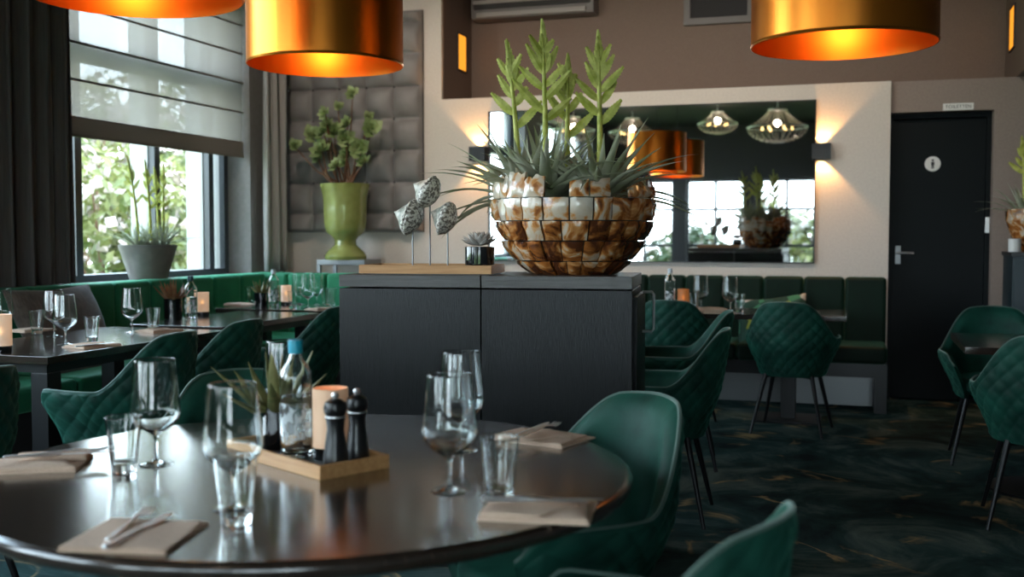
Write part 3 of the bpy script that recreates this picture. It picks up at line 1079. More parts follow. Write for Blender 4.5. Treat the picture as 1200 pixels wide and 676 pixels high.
chair(-0.70, 2.57, -0.66, -0.75, 'green velvet chair right of the round table, its smooth inner back facing us')
chair(-0.40, 1.71, -0.97, 0.25, 'nearest green velvet chair, only its back and arm showing at the bottom edge')
chair(-1.63, 2.70, 0.66, -0.75, 'green chair behind the round table, its rounded back showing behind the tray')
chair(-3.08, 4.00, -1.0, 0.0, 'green quilted chair left of the wine glasses, drawn up to the nearest window table')
chair(-3.17, 4.71, -1.0, 0.02, 'second green quilted chair along the window tables, behind the fully shown one')
chair(-3.21, 5.80, -1.0, 0.05, 'green chair against the left edge of the sideboard, third along the window tables')
chair(-2.905, 2.72, -1.0, 0.0, 'green chair cut by the left picture edge beside the foreground napkin')
chair(-2.08, 4.80, 1.0, 0.0, 'green chair behind the sideboard, a pale sliver showing past its left edge')
chair(-0.85, 4.88, -1.0, -0.05, 'green chair seen edge-on just right of the sideboard, the nearer of two')
chair(-0.96, 6.02, -0.98, -0.15, 'green chair seen edge-on right of the sideboard, the farther of two')
chair(-1.14, 7.22, 0.05, 1.0, 'green quilted chair at the far table, half hidden by the sideboard handle')
chair(-0.385, 7.24, 0.12, 1.0, 'green quilted chair at the far table, whole hexagonal back facing us')
chair(0.80, 5.24, 0.06, 1.0, 'green quilted chair with its back to us at the right picture edge')
chair(0.76, 6.62, -0.05, -1.0, 'dark green chair behind the small square table, facing us')

# ------------------------------------------------------------------ sideboard: two units side by side
CT = 1.13
FL, FR = at(397, 321.8, CT), at(741.5, 324.3, CT)
FM = at(563.3, 323, CT)
cd = (FR - FL).normalized()
crz = math.atan2(cd.y, cd.x)
CD = 0.47
def unit(a, b, lab, door_side):
    L = (b - a).length
    t = thing('sideboard_unit', lab, 'sideboard', (a.x, a.y, 0), crz, 'black sideboard units')
    th = 0.046
    obj('carcass', MB().box(0.004, L - 0.004, 0.022, CD - 0.004, 0.07, CT - th - 0.006, 0.002), M_cab, t)
    obj('front_panel', MB().box(0.0015, L - 0.0015, 0.0, 0.0215, 0.07, CT - th - 0.006, 0.0015), M_cab, t)
    obj('worktop', MB().box(0.0015, L - 0.0015, -0.002, CD, CT - th, CT, 0.002), M_cabtop, t)
    obj('plinth', MB().box(0.03, L - 0.03, 0.05, CD - 0.03, 0.0, 0.07), M_black, t)
    if door_side:
        d = obj('side_door', MB().box(L - 0.004, L + 0.015, 0.03, CD - 0.01, 0.075, CT - th - 0.03, 0.002), M_cab, t)
        hx = L + 0.015
        z0, z1 = 0.905, 1.060
        hy = 0.30
        pts = [(hx, hy, z0), (hx + 0.036, hy, z0), (hx + 0.044, hy, z0 + 0.010), (hx + 0.044, hy, z1 - 0.010), (hx + 0.036, hy, z1), (hx, hy, z1)]
        obj('handle', MB().tube(pts, 0.0055, 8), M_chrome, d)
    return t
unit(FL, FM, 'left black ash sideboard unit under the shell tray and glass succulent pot', False)
unit(FM + cd * 0.002, FR, 'right black ash sideboard unit with a chrome handle, under the shell planter', True)
cy_ = Vector((-cd.y, cd.x, 0))
def cab(px, depth):                    # a point on the worktop at a given depth behind its front edge, under a pixel column
    best = None
    for k in range(400):
        q = FL + cd * (k / 399 * (FR - FL).length * 1.05) + cy_ * depth
        d = q - Vector((0, 0, HC))
        f = -_s * d.x + _c * d.y
        x = 600 + FPX * (_c * d.x + _s * d.y) / f
        if best is None or abs(x - px) < best[0]: best = (abs(x - px), q)
    return best[1].copy()

# ------------------------------------------------------------------ plants: rosettes and spikes
def rosette(mb, cx, cy, cz, n, lmin, lmax, wid, rnd, tilt=(0.15, 1.25), droop=(1.2, 3.0), front=False):
    for k in range(n):
        q = k / n
        a = k * 2.39996 + rnd.uniform(-0.2, 0.2)
        el = PI / 2 - (tilt[0] + (tilt[1] - tilt[0]) * q ** 0.8 + rnd.uniform(-0.12, 0.12))
        d = (math.cos(a) * math.cos(el), math.sin(a) * math.cos(el), math.sin(el))
        if front and math.sin(a) < -0.15:
            el = max(el, 0.55 + 0.35 * rnd.random())
            d = (math.cos(a) * math.cos(el), math.sin(a) * math.cos(el), math.sin(el))
        L = (0.75 if front and math.sin(a) < -0.15 else 1.0) * lmin + (lmax - lmin) * (0.35 + 0.65 * q) * rnd.uniform(0.75, 1.1)
        mb.leaf((cx + 0.02 * math.cos(a), cy + 0.02 * math.sin(a), cz), d, L, wid * rnd.uniform(0.8, 1.15), rnd.uniform(*droop), n=10, taper=0.75)

def bract(mb, base, d, L, W, rnd):
    """a flat side spike shaped like a lance head, built of overlapping scales on both sides of a rib"""
    d = Vector(d).normalized()
    side = d.cross(Vector((rnd.uniform(-0.35, 0.35), -1, rnd.uniform(-0.3, 0.3)))).normalized()
    nor = side.cross(d).normalized()
    base = Vector(base)
    n = max(6, int(L / 0.011))
    def mid(t): return base + d * (L * t) + Vector((0, 0, 0.10 * L * t * t))
    def wid(t): return W * 0.5 * max(0.04, math.sin(PI * min(1, 0.10 + 0.90 * t ** 0.8)) ** 0.7)
    for k in range(n):
        t = k / n
        t2 = min(1.0, t + 1.9 / n)
        for s in (-1, 1):
            a = mid(t) + nor * W * 0.10
            bq = mid(t) + side * s * wid(t) * 0.80
            tip = mid(t2) + side * s * wid((t + t2) / 2) * 1.28 + nor * W * 0.03
            cq = mid(t2) + nor * W * 0.13
            dn = mid((t + t2) / 2) - nor * W * 0.08
            mb.add([a, bq, tip, cq, dn], [(0, 1, 2, 3), (0, 4, 1), (1, 4, 2), (2, 4, 3)])

def spike(base, H, lean, rnd, nb, bl, scale=1.0, m=None, name='flower_spike', parent=None):
    mb = MB()
    base = Vector(base)
    pts = []
    for k in range(13):
        t = k / 12
        pts.append(base + Vector((lean[0] * t * t, lean[1] * t * t, H * t)))
    mb.tube(pts, [0.0135 * scale * (1 - 0.8 * (k / 12)) + 0.002 for k in range(13)], 8)
    def on(t):
        f = t * 12
        k = min(int(f), 11)
        return pts[k].lerp(pts[k + 1], f - k)
    for k in range(nb):
        q = k / max(1, nb - 1)
        t = 0.47 + 0.34 * q + rnd.uniform(-0.025, 0.025)
        a = (k % 2) * PI + rnd.uniform(-0.5, 0.5) + 0.2
        L = bl * (1.05 - 0.50 * q) * rnd.uniform(0.65, 1.15)
        d = (math.cos(a) * (1.0 - 0.25 * q), math.sin(a) * 0.55, rnd.uniform(0.55, 1.15) + 0.4 * q)
        bract(mb, on(t), d, L, 0.031 * scale * (1 - 0.2 * q), rnd)
    # upright tip, overlapping scales tapering to a point
    for k in range(10):
        t = 0.70 + 0.24 * k / 9
        bract(mb, on(min(1, t)), (0.30 * (-1) ** k * (1 - k / 10), 0.08 * (-1) ** k, 1.0), 0.068 * scale * (1.15 - 0.55 * (k / 9)), 0.026 * scale * (1 - 0.5 * k / 9), rnd)
    # scale leaves hugging the lower stem
    for k in range(6):
        t = 0.02 + 0.22 * k / 5
        a = k * 2.4
        p = on(t)
        mb.leaf(p, (math.cos(a) * 0.25, math.sin(a) * 0.25, 1), 0.075 * scale, 0.03 * scale, 0.2, n=5)
    return obj(name, mb, m or M_spike, parent, angle=50)

# shell planter on the sideboard
bp = cab(672, 0.245)
pl = thing('shell_planter', 'large bowl of brown pearl shell tiles with lime flower spikes on the sideboard', 'planter', (bp.x, bp.y, CT), crz)
fw = -_s * bp.x + _c * bp.y
SCB = fw / FPX                          # metres per pixel at the bowl
prof = [(0.0, 46.5), (0.040, 61), (0.055, 66), (0.125, 80), (0.200, 90.5), (0.285, 92), (0.37, 88)]
rows = [(0.0, 46, 0.052, 65), (0.056, 64, 0.128, 80), (0.132, 79, 0.203, 90.5), (0.207, 89, 0.288, 92.5), (0.292, 90, 0.372, 87)]
body = MB()
body.lathe([(0, 0.0), (44 * SCB, 0.0), (61 * SCB, 0.055), (75 * SCB, 0.128), (85 * SCB, 0.205), (86.5 * SCB, 0.29),
            (82 * SCB, 0.29), (78 * SCB, 0.21), (50 * SCB, 0.06), (0, 0.05)], 48)
obj('bowl_lining', body, M_black, pl)
rnd = random.Random(11)
mos = MB()
tone = []
NT = 22
for ri, (z0, r0, z1, r1) in enumerate(rows):
    a0_ = rnd.uniform(0, 1)
    edges = [(i + a0_ + rnd.uniform(-0.13, 0.13)) * 2 * PI / NT for i in range(NT)]
    for i in range(NT):
        t0, t1 = edges[i], edges[(i + 1) % NT] + (2 * PI if i == NT - 1 else 0)
        g = 0.010
        t0 += g
        t1 -= g
        mid = (t0 + t1) / 2
        top = z1
        if ri == 4:
            # broken rim: front-centre dip, tall left, lower right (angle -90 deg faces the camera)
            f = math.cos(mid)                      # -1 left .. 1 right in the picture
            fr_ = -math.sin(mid)
            if fr_ > 0:
                hh = rnd.choice((0.075, 0.09, 0.085)) if f < -0.30 else (0.02 if f < -0.02 else (0.06 if f < 0.48 else (0.02 if f < 0.8 else 0.035)))
            else:
                hh = rnd.choice((0.03, 0.06, 0.08))
            top = z0 + hh
            if hh < 0.03: continue
        r1_ = r0 + (r1 - r0) * (top - z0) / (z1 - z0)
        jit = rnd.uniform(-0.004, 0.007)
        tilt_ = rnd.uniform(-0.006, 0.006)
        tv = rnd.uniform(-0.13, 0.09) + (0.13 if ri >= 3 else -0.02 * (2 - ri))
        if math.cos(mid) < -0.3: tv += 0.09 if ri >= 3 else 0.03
        if math.cos(mid) > 0.5: tv -= 0.10  # pearlier left, darker right: daylight from the left put into the tone
        NUv, NVv = 5, 4
        vs = []
        hz = [rnd.uniform(-0.012, 0.012) if ri == 4 else rnd.uniform(-0.002, 0.002) for _ in range(NUv + 1)]
        for sh in (0, 1):
            for j in range(NVv + 1):
                for k in range(NUv + 1):
                    u, v = k / NUv, j / NVv
                    a = t0 + (t1 - t0) * u
                    z = z0 + (top - z0) * v + (hz[k] if j == NVv else 0)
                    chord = math.cos((t1 - t0) / 2) / math.cos(a - mid) if True else 1
                    r = (r0 + (r1_ - r0) * v) * SCB * (0.35 + 0.65 * chord) + jit + tilt_ * (u - 0.5) * 2
                    bul = 0.010 * (1 - (2 * u - 1) ** 4) * (1 - (2 * v - 1) ** 4) + 0.003 * math.sin(7 * u + 9 * v + i)
                    r += (0.006 + bul) if sh == 0 else -0.006
                    vs.append((r * math.cos(a), r * math.sin(a), max(z, 0.0005)))
        W_ = NUv + 1
        N1 = W_ * (NVv + 1)
        fs = []
        for j in range(NVv):
            for k in range(NUv):
                q = j * W_ + k
                fs.append((q, q + 1, q + W_ + 1, q + W_))
                fs.append((N1 + q + W_, N1 + q + W_ + 1, N1 + q + 1, N1 + q))
        for k in range(NUv):
            fs.append((k, N1 + k, N1 + k + 1, k + 1))
            q = NVv * W_ + k
            fs.append((q, q + 1, N1 + q + 1, N1 + q))
        for j in range(NVv):
            q = j * W_
            fs.append((q, q + W_, N1 + q + W_, N1 + q))
            q = j * W_ + NUv
            fs.append((q, N1 + q, N1 + q + W_, q + W_))
        mos.add(vs, fs)
        tone += [tv] * len(vs)
mos.tone = tone
obj('shell_tiles', mos, M_pearl, pl, angle=35)
obj('soil', MB().lathe([(0, 0.262), (0.12, 0.26), (80 * SCB, 0.24)], 32), M_soil, pl)
PLX = lambda px: (px - 672) * SCB
spec = [  # base px, height px tops, lean px, depth, bracts
    (-66, 0.02, 132, -17, 7, 0.145), (-30, -0.05, 148, -6, 9, 0.15), (-10, 0.06, 110, 0, 6, 0.135), (32, -0.02, 135, -4, 9, 0.15)]
for n_, (bx, by, hp, ln, nb, blen) in enumerate(spec):
    rr = random.Random(40 + n_)
    r = MB()
    x0 = bx * SCB
    zb0 = 0.27
    if n_ != 2:
        rosette(r, x0 + (0.02 if n_ == 0 else 0), by, zb0, 44, 0.27, 0.50, 0.072, rr, tilt=(0.12, 1.45), droop=(1.2, 3.2), front=True)
    else:
        rosette(r, x0, by, zb0, 18, 0.18, 0.36, 0.052, rr, tilt=(0.2, 1.2))
    fo = obj('bromeliad', r, M_till, pl, angle=60)
    top_y = {0: 45, 1: 26, 2: 63, 3: 40}[n_]
    Hs = (321 - top_y) * SCB - zb0 + 0.0
    spike((x0, by, zb0), Hs, (ln * SCB, 0.02), rr, nb, blen, parent=fo)

# oak tray with three shells on rods and a succulent in glass
tc0 = cab(500, 0.20)
tL = (578 - 430) * SCB * 0.965
t = thing('oak_tray', 'light oak tray on the sideboard carrying three shells and a glass pot', 'tray', (cab(508, 0.17).x, cab(508, 0.17).y, CT), crz)
TLh, TWh = 0.262, 0.13
rim = MB()
rim.box(-TLh, TLh, -TWh, -TWh + 0.012, 0.004, 0.037, 0.0015)
rim.box(-TLh, TLh, TWh - 0.012, TWh, 0.004, 0.037, 0.0015)
rim.box(-TLh, -TLh + 0.012, -TWh + 0.012, TWh - 0.012, 0.004, 0.037, 0.0015)
rim.box(TLh - 0.012, TLh, -TWh + 0.012, TWh - 0.012, 0.004, 0.037, 0.0015)
obj('oak_rim', rim, M_wood, t)
obj('black_inset', MB().box(-TLh + 0.012, TLh - 0.012, -TWh + 0.012, TWh - 0.012, 0.0, 0.012), M_black, t)

def shell_ornament(px, ytop_px, size, depth, lab, seed, rotz):
    p = cab(px, depth)
    t = thing('shell_ornament', lab, 'ornament', (p.x, p.y, CT + 0.012), crz, 'shells on thin rods')
    H = (319 - ytop_px) * SCB - 0.012
    obj('rod', MB().tube([(0, 0, 0.0), (0, 0, H)], 0.0032, 8), M_alu, t)
    obj('foot', MB().lathe([(0, 0), (0.022, 0), (0.022, 0.004), (0, 0.005)], 20), M_black, t)
    # turban shell: rounded body whorl with stepped whorls winding up to a pointed spire
    ax = Matrix.Translation((0, 0, H + size * 0.30)) @ Matrix.Rotation(rotz, 4, 'Y') @ Matrix.Rotation(seed * 0.8, 4, 'Z')
    NA, NT_ = 48, 60
    def sp_(u, v, lo, hi):
        th = 2 * PI * u
        q = lo + (hi - lo) * v                      # 0 = base, 1 = apex
        ph = (q * 3.6 + u) % 1.0
        if q < 0.42:
            r = math.sin(PI / 2 * min(1.0, 0.12 + q / 0.42)) ** 0.75
            z = -0.42 + 0.62 * q / 0.42
        else:
            w = (q - 0.42) / 0.58
            r = max(0.01, 1 - w) ** 1.15
            z = 0.20 + 0.75 * w
        r *= 1 + 0.10 * (abs(math.sin(PI * ph)) - 0.6) * (0.4 if q < 0.3 else 1)
        r *= 1 + 0.16 * math.cos(th) * max(0, 0.5 - q) + 0.020 * math.sin(14 * th) * math.sin(9 * PI * q)
        if q < 0.001: r = 0.02
        return ax @ Vector((size * 0.52 * r * math.cos(th), size * 0.52 * r * math.sin(th), size * 0.62 * z))
    sh = obj('speckled_whorl', MB().grid(lambda u, v: sp_(u, v, 0.0, 0.50), NA, 36, wrap=True), M_shell, t, angle=70)
    obj('pearly_spire', MB().grid(lambda u, v: sp_(u, v, 0.50, 1.0), NA, 30, wrap=True), M_shell2, sh, angle=70)
    return t
shell_ornament(484, 266, 0.138, 0.17, 'speckled shell on a short rod, leftmost of the three on the tray', 1, -1.25)
shell_ornament(504, 236, 0.134, 0.20, 'speckled shell on the tallest rod, middle of the three on the tray', 2, -1.05)
shell_ornament(524.5, 266, 0.130, 0.17, 'speckled shell on a short rod beside the glass succulent pot', 3, -1.2)

p = cab(562, 0.15)
t = thing('potted_succulent', 'grey rosette succulent in a smoked glass pot at the right end of the oak tray', 'plant', (p.x, p.y, CT + 0.012), crz)
obj('glass_pot', MB().lathe([(0, 0), (0.055, 0), (0.058, 0.004), (0.058, 0.094), (0.055, 0.095), (0.053, 0.092), (0.053, 0.012), (0, 0.010)], 36), M_gloss, t)
obj('soil', MB().lathe([(0, 0.088), (0.052, 0.086)], 24), M_soil, t)
mb = MB()
rr = random.Random(3)
for k in range(34):
    q = k / 34
    a = k * 2.39996
    el = 1.35 - 1.2 * q ** 0.75
    d = Vector((math.cos(a) * math.cos(el), math.sin(a) * math.cos(el), math.sin(el)))
    L = 0.045 + 0.036 * q
    b_ = Vector((0, 0, 0.100))
    mb.tube([b_, b_ + d * L * 0.45, b_ + d * L * 0.75 + Vector((0, 0, 0.004)), b_ + d * L + Vector((0, 0, 0.010))], [0.005, 0.0125, 0.0105, 0.0008], 7, flat=0.5)
obj('rosette', mb, M_eche, t)

# ------------------------------------------------------------------ green urn on a grey stand
UY = 8.37
u0 = aty(405, 304, UY)
SU = (_c * UY - _s * u0.x) / FPX
UZ = u0.z
t = thing('plant_stand', 'grey metal plant stand behind the corner bench carrying the green urn', 'stand', (u0.x + 0.02, 8.40, 0))
hw = 0.225
obj('stand_top', MB().box(-hw, hw, -0.165, 0.165, UZ - 0.045, UZ, 0.004), M_alu, t)
for sx in (-1, 1):
    for sy in (-1, 1):
        obj('leg', MB().box(sx * hw, sx * (hw - 0.03), sy * 0.165, sy * 0.135, 0, UZ - 0.045), M_alu, t)
t = thing('planted_urn', 'glossy olive-green footed urn with branching jade plant on the grey stand', 'urn', (u0.x, UY, UZ))
prof = [(0, 0), (24, 0), (25, 4), (22, 9), (13, 17), (12.5, 22), (16, 27), (22, 31), (24, 37), (25, 44), (25.5, 60), (26, 72), (27.5, 80), (29, 85), (29.5, 88),
        (27.5, 88.5), (25, 84), (23.5, 70), (22, 40), (0, 34)]
obj('urn_body', MB().lathe([(r * SU, z * SU) for r, z in prof], 48), M_urn, t)
obj('soil', MB().lathe([(0, 82 * SU), (24.5 * SU, 81 * SU)], 28), M_soil, t)
st, ro = MB(), MB()
rr = random.Random(5)
heads = [(-63, 133, 9), (-44, 145, 13), (-36, 118, 8), (-26, 126, 15), (-26, 148, 11), (-15, 168, 9), (-11, 178, 7), (-12, 147, 14), (4, 120, 14), (14, 154, 11), (17, 190, 9), (20, 128, 13), (35, 150, 13), (28, 112, 10), (8, 138, 12), (-4, 108, 10), (30, 165, 7), (-16, 156, 9)]
for hx, hz, hr in heads:
    hy = rr.uniform(-0.16, 0.04)
    b_ = Vector((rr.uniform(-10, 10) * SU, rr.uniform(-0.05, 0.05), 80 * SU))
    e_ = Vector((hx * SU, hy, hz * SU))
    m1 = b_.lerp(e_, 0.5) + Vector((hx * SU * 0.12, 0, -0.02))
    st.tube([b_, b_.lerp(m1, 0.5) + Vector((0, 0, 0.01)), m1, m1.lerp(e_, 0.5), e_], [0.010, 0.009, 0.007, 0.006, 0.005], 6)
    nrm = Vector((rr.uniform(-0.5, 0.5), -0.8, rr.uniform(0.1, 0.7))).normalized()
    ta = nrm.cross(Vector((0, 0, 1))).normalized()
    tb = nrm.cross(ta)
    ro = MB()
    for k in range(13):
        a = k * 2.4
        q = k / 13
        L = 1.3 * hr * SU * (0.55 + 0.5 * q)
        d = (ta * math.cos(a) + tb * math.sin(a)) * (0.35 + 0.65 * q) + nrm * (0.9 - 0.6 * q)
        d.normalize()
        w_ = L * 0.42
        sd = d.cross(nrm)
        if sd.length < 1e-3: sd = ta
        sd.normalize()
        n2 = sd.cross(d)
        p_ = e_
        ro.add([p_, p_ + d * L * 0.6 + sd * w_, p_ + d * L + n2 * 0.01, p_ + d * L * 0.6 - sd * w_, p_ + d * L * 0.55 + n2 * 0.012], [(0, 1, 4), (1, 2, 4), (2, 3, 4), (3, 0, 4)])
    obj('leaf_rosette', ro, M_crass, t)
obj('branch_stems', st, M_bark, t)

# ------------------------------------------------------------------ grey pot on the window sill
sp0 = atx(170, 326, -4.985)
SS = (-_s * sp0.x + _c * sp0.y) / FPX
t = thing('sill_planter', 'tapered grey pot with tall spiked bromeliads on the window sill', 'planter', (-4.955, sp0.y, ZS))
obj('pot', MB().lathe([(0, 0), (20 * SS, 0), (21 * SS, 0.006), (33 * SS, 0.25), (33 * SS, 0.262), (31 * SS, 0.262), (30 * SS, 0.23), (0, 0.22)], 40), M_pot, t)
obj('soil', MB().lathe([(0, 0.24), (30.2 * SS, 0.232)], 24), M_soil, t)
for n_, (bx, hp, ln) in enumerate([(-12, 105, -16), (4, 100, -8), (20, 97, 2), (14, 92, -6)]):
    rr = random.Random(70 + n_)
    r = MB()
    rosette(r, bx * SS * 0.5, bx * SS * 0.8, 0.235, 20, 0.14, 0.34, 0.035, rr, tilt=(0.1, 1.2))
    fo = obj('bromeliad', r, M_till, t, angle=60)
    spike((bx * SS * 0.5, bx * SS * 0.8, 0.235), hp * SS + 0.02, (ln * SS * 0.3, ln * SS * 0.8), rr, 6, 0.10, 0.85, parent=fo)

# ------------------------------------------------------------------ cushions
def cushion(loc, size, rot, m, lab, cat='cushion'):
    def pt(u, v):
        x, y = 2 * u - 1, 2 * v - 1
        return x, y
    n = 22
    vs, fs = [], []
    for s in (1, -1):
        for j in range(n + 1):
            for i in range(n + 1):
                x, y = 2 * i / n - 1, 2 * j / n - 1
                hgt = size[2] * ((1 - abs(x) ** 2.6) * (1 - abs(y) ** 2.6)) ** 0.55
                px = x * size[0] * (1 - 0.08 * (1 - abs(y)) ** 1.0 * abs(x))
                py = y * size[1] * (1 - 0.08 * (1 - abs(x)) * abs(y))
                hgt *= 1 + 0.10 * math.sin(4 * x + 3 * y)
                vs.append((px, py, s * (hgt + 0.004)))
    W = n + 1
    o2 = W * W
    for j in range(n):
        for i in range(n):
            q = j * W + i
            fs.append((q, q + 1, q + W + 1, q + W))
            fs.append((o2 + q + W, o2 + q + W + 1, o2 + q + 1, o2 + q))
    for i in range(n):
        for a, b in ((i, i + 1), (n * W + i + 1, n * W + i), ((i + 1) * W, i * W), (i * W + n, (i + 1) * W + n)):
            fs.append((b, a, o2 + a, o2 + b))
    o = obj('cushion', MB().add(vs, fs), m, None, angle=120)
    o.location = loc
    o.rotation_euler = rot
    return tag(o, lab, cat)
pc = atx(48, 368, -4.60)
cushion((-4.60, 5.42, 0.69), (0.30, 0.40, 0.09), (0, math.radians(66), math.radians(4)), M_cush, 'taupe cushion leaning on the bench back behind the nearest window table')
pc = at(96, 431, 0.54)
cushion((-4.40, 4.40, 0.545), (0.17, 0.24, 0.065), (0, 0, 0.2), M_cush, 'taupe cushion lying on the bench seat under the nearest window table')
pc = aty(905, 360, 8.40)
cushion((pc.x, 8.40, 0.63), (0.27, 0.20, 0.07), (math.radians(62), math.radians(-7), 0.05), M_print, 'leaf-print cushion leaning on the far bench')

# ------------------------------------------------------------------ unseen ceiling spots, added to brighten the far wall
M_lens = glow('added_spot_lens', (1.0, 0.88, 0.72), 6.0)
for k, (x, tz, lab) in enumerate(((-4.15, 2.0, 'added ceiling spot aimed at the tufted panel'), (-3.0, 2.1, 'added ceiling spot aimed at the pale wall strip beside the tufted panel'), (-1.9, 2.3, 'added ceiling spot aimed at the wall left of the mirror centre'),
                                  (-0.8, 2.3, 'added ceiling spot aimed at the wall above the far bench'), (0.15, 2.1, 'added ceiling spot aimed at the wall between mirror and toilet door'))):
    y = 6.6
    t = thing('added_ceiling_spot', lab, 'spotlight', (x, y, ZC), 0, 'added ceiling spots before the far wall')
    aim = (Vector((x, YB, tz)) - Vector((x, y, ZC - 0.14))).normalized()
    obj('mount', MB().lathe([(0, -0.02), (0.05, -0.02), (0.05, 0.0), (0, 0.0)], 20), M_legs, t)
    q = aim.to_track_quat('Z', 'Y').to_matrix().to_4x4()
    M_ = Matrix.Translation((0, 0, -0.14)) @ q
    hd_ = obj('spot_head', MB().lathe([(0, -0.07), (0.04, -0.07), (0.045, 0.05), (0.042, 0.05), (0.04, 0.035), (0, 0.035)], 24, M_).tube([(0, 0, -0.02), (0, 0, -0.12)], 0.008, 8), M_legs, t)
    obj('lens', MB().lathe([(0, 0.0355), (0.0395, 0.0355)], 20, M_), M_lens, hd_)
    l = bpy.data.lights.new('added_spot_beam', 'SPOT')
    l.energy, l.color = (34.0 if k in (1, 2) else 24.0), (1.0, 0.87, 0.74)
    l.spot_size, l.spot_blend, l.shadow_soft_size = math.radians(95), 0.9, 0.04
    lo = bpy.data.objects.new('added_spot_beam', l)
    C.objects.link(lo)
    lo.parent = t
    lo.location = Vector((0, 0, -0.14)) + aim * 0.06
    lo.rotation_euler = (-aim).to_track_quat('Z', 'Y').to_euler()

# ------------------------------------------------------------------ copper pendant lamps
def pendant(pxc, width, near_y, far_y, lab, D=0.70):
    d = FPX * D / width
    cyp = (near_y + far_y) / 2
    r = ray(pxc, cyp)
    k = d / (-_s * r[0] + _c * r[1])
    p = Vector((r[0] * k, r[1] * k, HC + r[2] * k))
    t = thing('copper_pendant_lamp', lab, 'pendant lamp', p, 0, 'copper drum pendants')
    R, H = D / 2, 0.46
    obj('copper_shade', MB().lathe([(R - 0.003, 0.0), (R, 0.0), (R + 0.003, 0.006), (R, 0.014), (R, H), (R - 0.003, H)], 96), M_copper, t)
    li = MB().lathe([(R - 0.0035, H), (R - 0.0035, 0.0)], 96)
    obj('brass_lining', li, M_copper_in, t)
    cr = MB()
    for k_ in range(3):
        a = k_ * 2 * PI / 3 + 0.4
        cr.tube([(0, 0, H - 0.03), (math.cos(a) * (R - 0.004), math.sin(a) * (R - 0.004), H - 0.03)], 0.004, 6)
    cr.lathe([(0, H - 0.10), (0.022, H - 0.10), (0.022, H - 0.01), (0, H - 0.01)], 16)
    obj('spider', cr, M_legs, t)
    obj('bulb', MB().lathe([(0, H - 0.24), (0.025, H - 0.235), (0.045, H - 0.20), (0.045, H - 0.17), (0.02, H - 0.105), (0, H - 0.10)], 20), M_bulb, t)
    obj('cord', MB().tube([(0, 0, H - 0.01), (0, 0, ZC - p.z)], 0.004, 6), M_legs, t)
    l = bpy.data.lights.new('pendant_bulb', 'POINT')
    l.energy, l.color, l.shadow_soft_size = 1.1, (1.0, 0.58, 0.24), 0.05
    lo = bpy.data.objects.new('pendant_bulb', l)
    C.objects.link(lo)
    lo.parent = t
    lo.location = (0, 0, H - 0.30)
    return t
pendant(157.5, 246, -28, 21, 'copper drum lamp hanging before the blind at the top left')
pendant(381.5, 179.5, 62, 92.5, 'copper drum lamp in front of the tufted panel, above the green urn')
pendant(988, 209, 36, 71.5, 'copper drum lamp at the right, in front of the brown upper wall')

# ------------------------------------------------------------------ tableware kinds
WG0 = [None]
def wine_glass(p, lab, cat='wine glass', group='wine glasses', sc=1.0):
    if WG0[0] is None:
        t = thing('wine_glass', lab, cat, p, 0, group)
        out = [(0.0385, 0.0), (0.0398, 0.0006), (0.0400, 0.0015), (0.0392, 0.0022), (0.0300, 0.0034), (0.0200, 0.0046), (0.0120, 0.007), (0.0075, 0.0100), (0.0052, 0.014), (0.0042, 0.030), (0.0042, 0.058), (0.0065, 0.068), (0.0182, 0.076),
               (0.0388, 0.090), (0.0530, 0.106), (0.0576, 0.122), (0.0564, 0.140), (0.0519, 0.180), (0.0465, 0.240), (0.0462, 0.243), (0.0456, 0.2445)]
        inn = [(0.0448, 0.243), (0.0451, 0.240), (0.0505, 0.180), (0.0551, 0.140), (0.0561, 0.122), (0.0515, 0.1075), (0.0376, 0.0925), (0.0182, 0.0800), (0, 0.0765)]
        bowl = [q for q in out if q[1] > 0.0655]
        obj('bowl', MB().lathe([(0, 0.0672)] + bowl + inn, 48), M_glass, t, angle=40)
        foot = [(0, 0.0030), (0.012, 0.0027), (0.026, 0.0016), (0.0365, 0.0004)] + [q for q in out if q[1] < 0.06] + [(0.0060, 0.0668), (0, 0.0670)]
        obj('stem_and_foot', MB().lathe(foot, 40), M_glass, t, angle=40)
        WG0[0] = t
        return t
    return dup(WG0[0], p, random.uniform(0, 1), lab, group)
TU0 = [None]
def tumbler(p, lab, group='water tumblers'):
    if TU0[0] is None:
        o = obj('water_tumbler', MB().lathe([(0, 0.002), (0.022, 0.002), (0.0245, 0.0), (0.027, 0.002), (0.0275, 0.006), (0.0285, 0.022), (0.0290, 0.026), (0.0345, 0.0735), (0.0401, 0.1215), (0.0405, 0.125), (0.0398, 0.1262), (0.0390, 0.125), (0.0386, 0.1215), (0.0330, 0.0735), (0.0276, 0.028), (0.0270, 0.024), (0.0255, 0.0200), (0.020, 0.0182), (0, 0.0175)], 48),
                M_glass, None, angle=28)
        o.location = p
        tag(o, lab, 'glass', group)
        TU0[0] = o
        return o
    return dup(TU0[0], p, random.uniform(0, 1), lab, group)
NK = {}
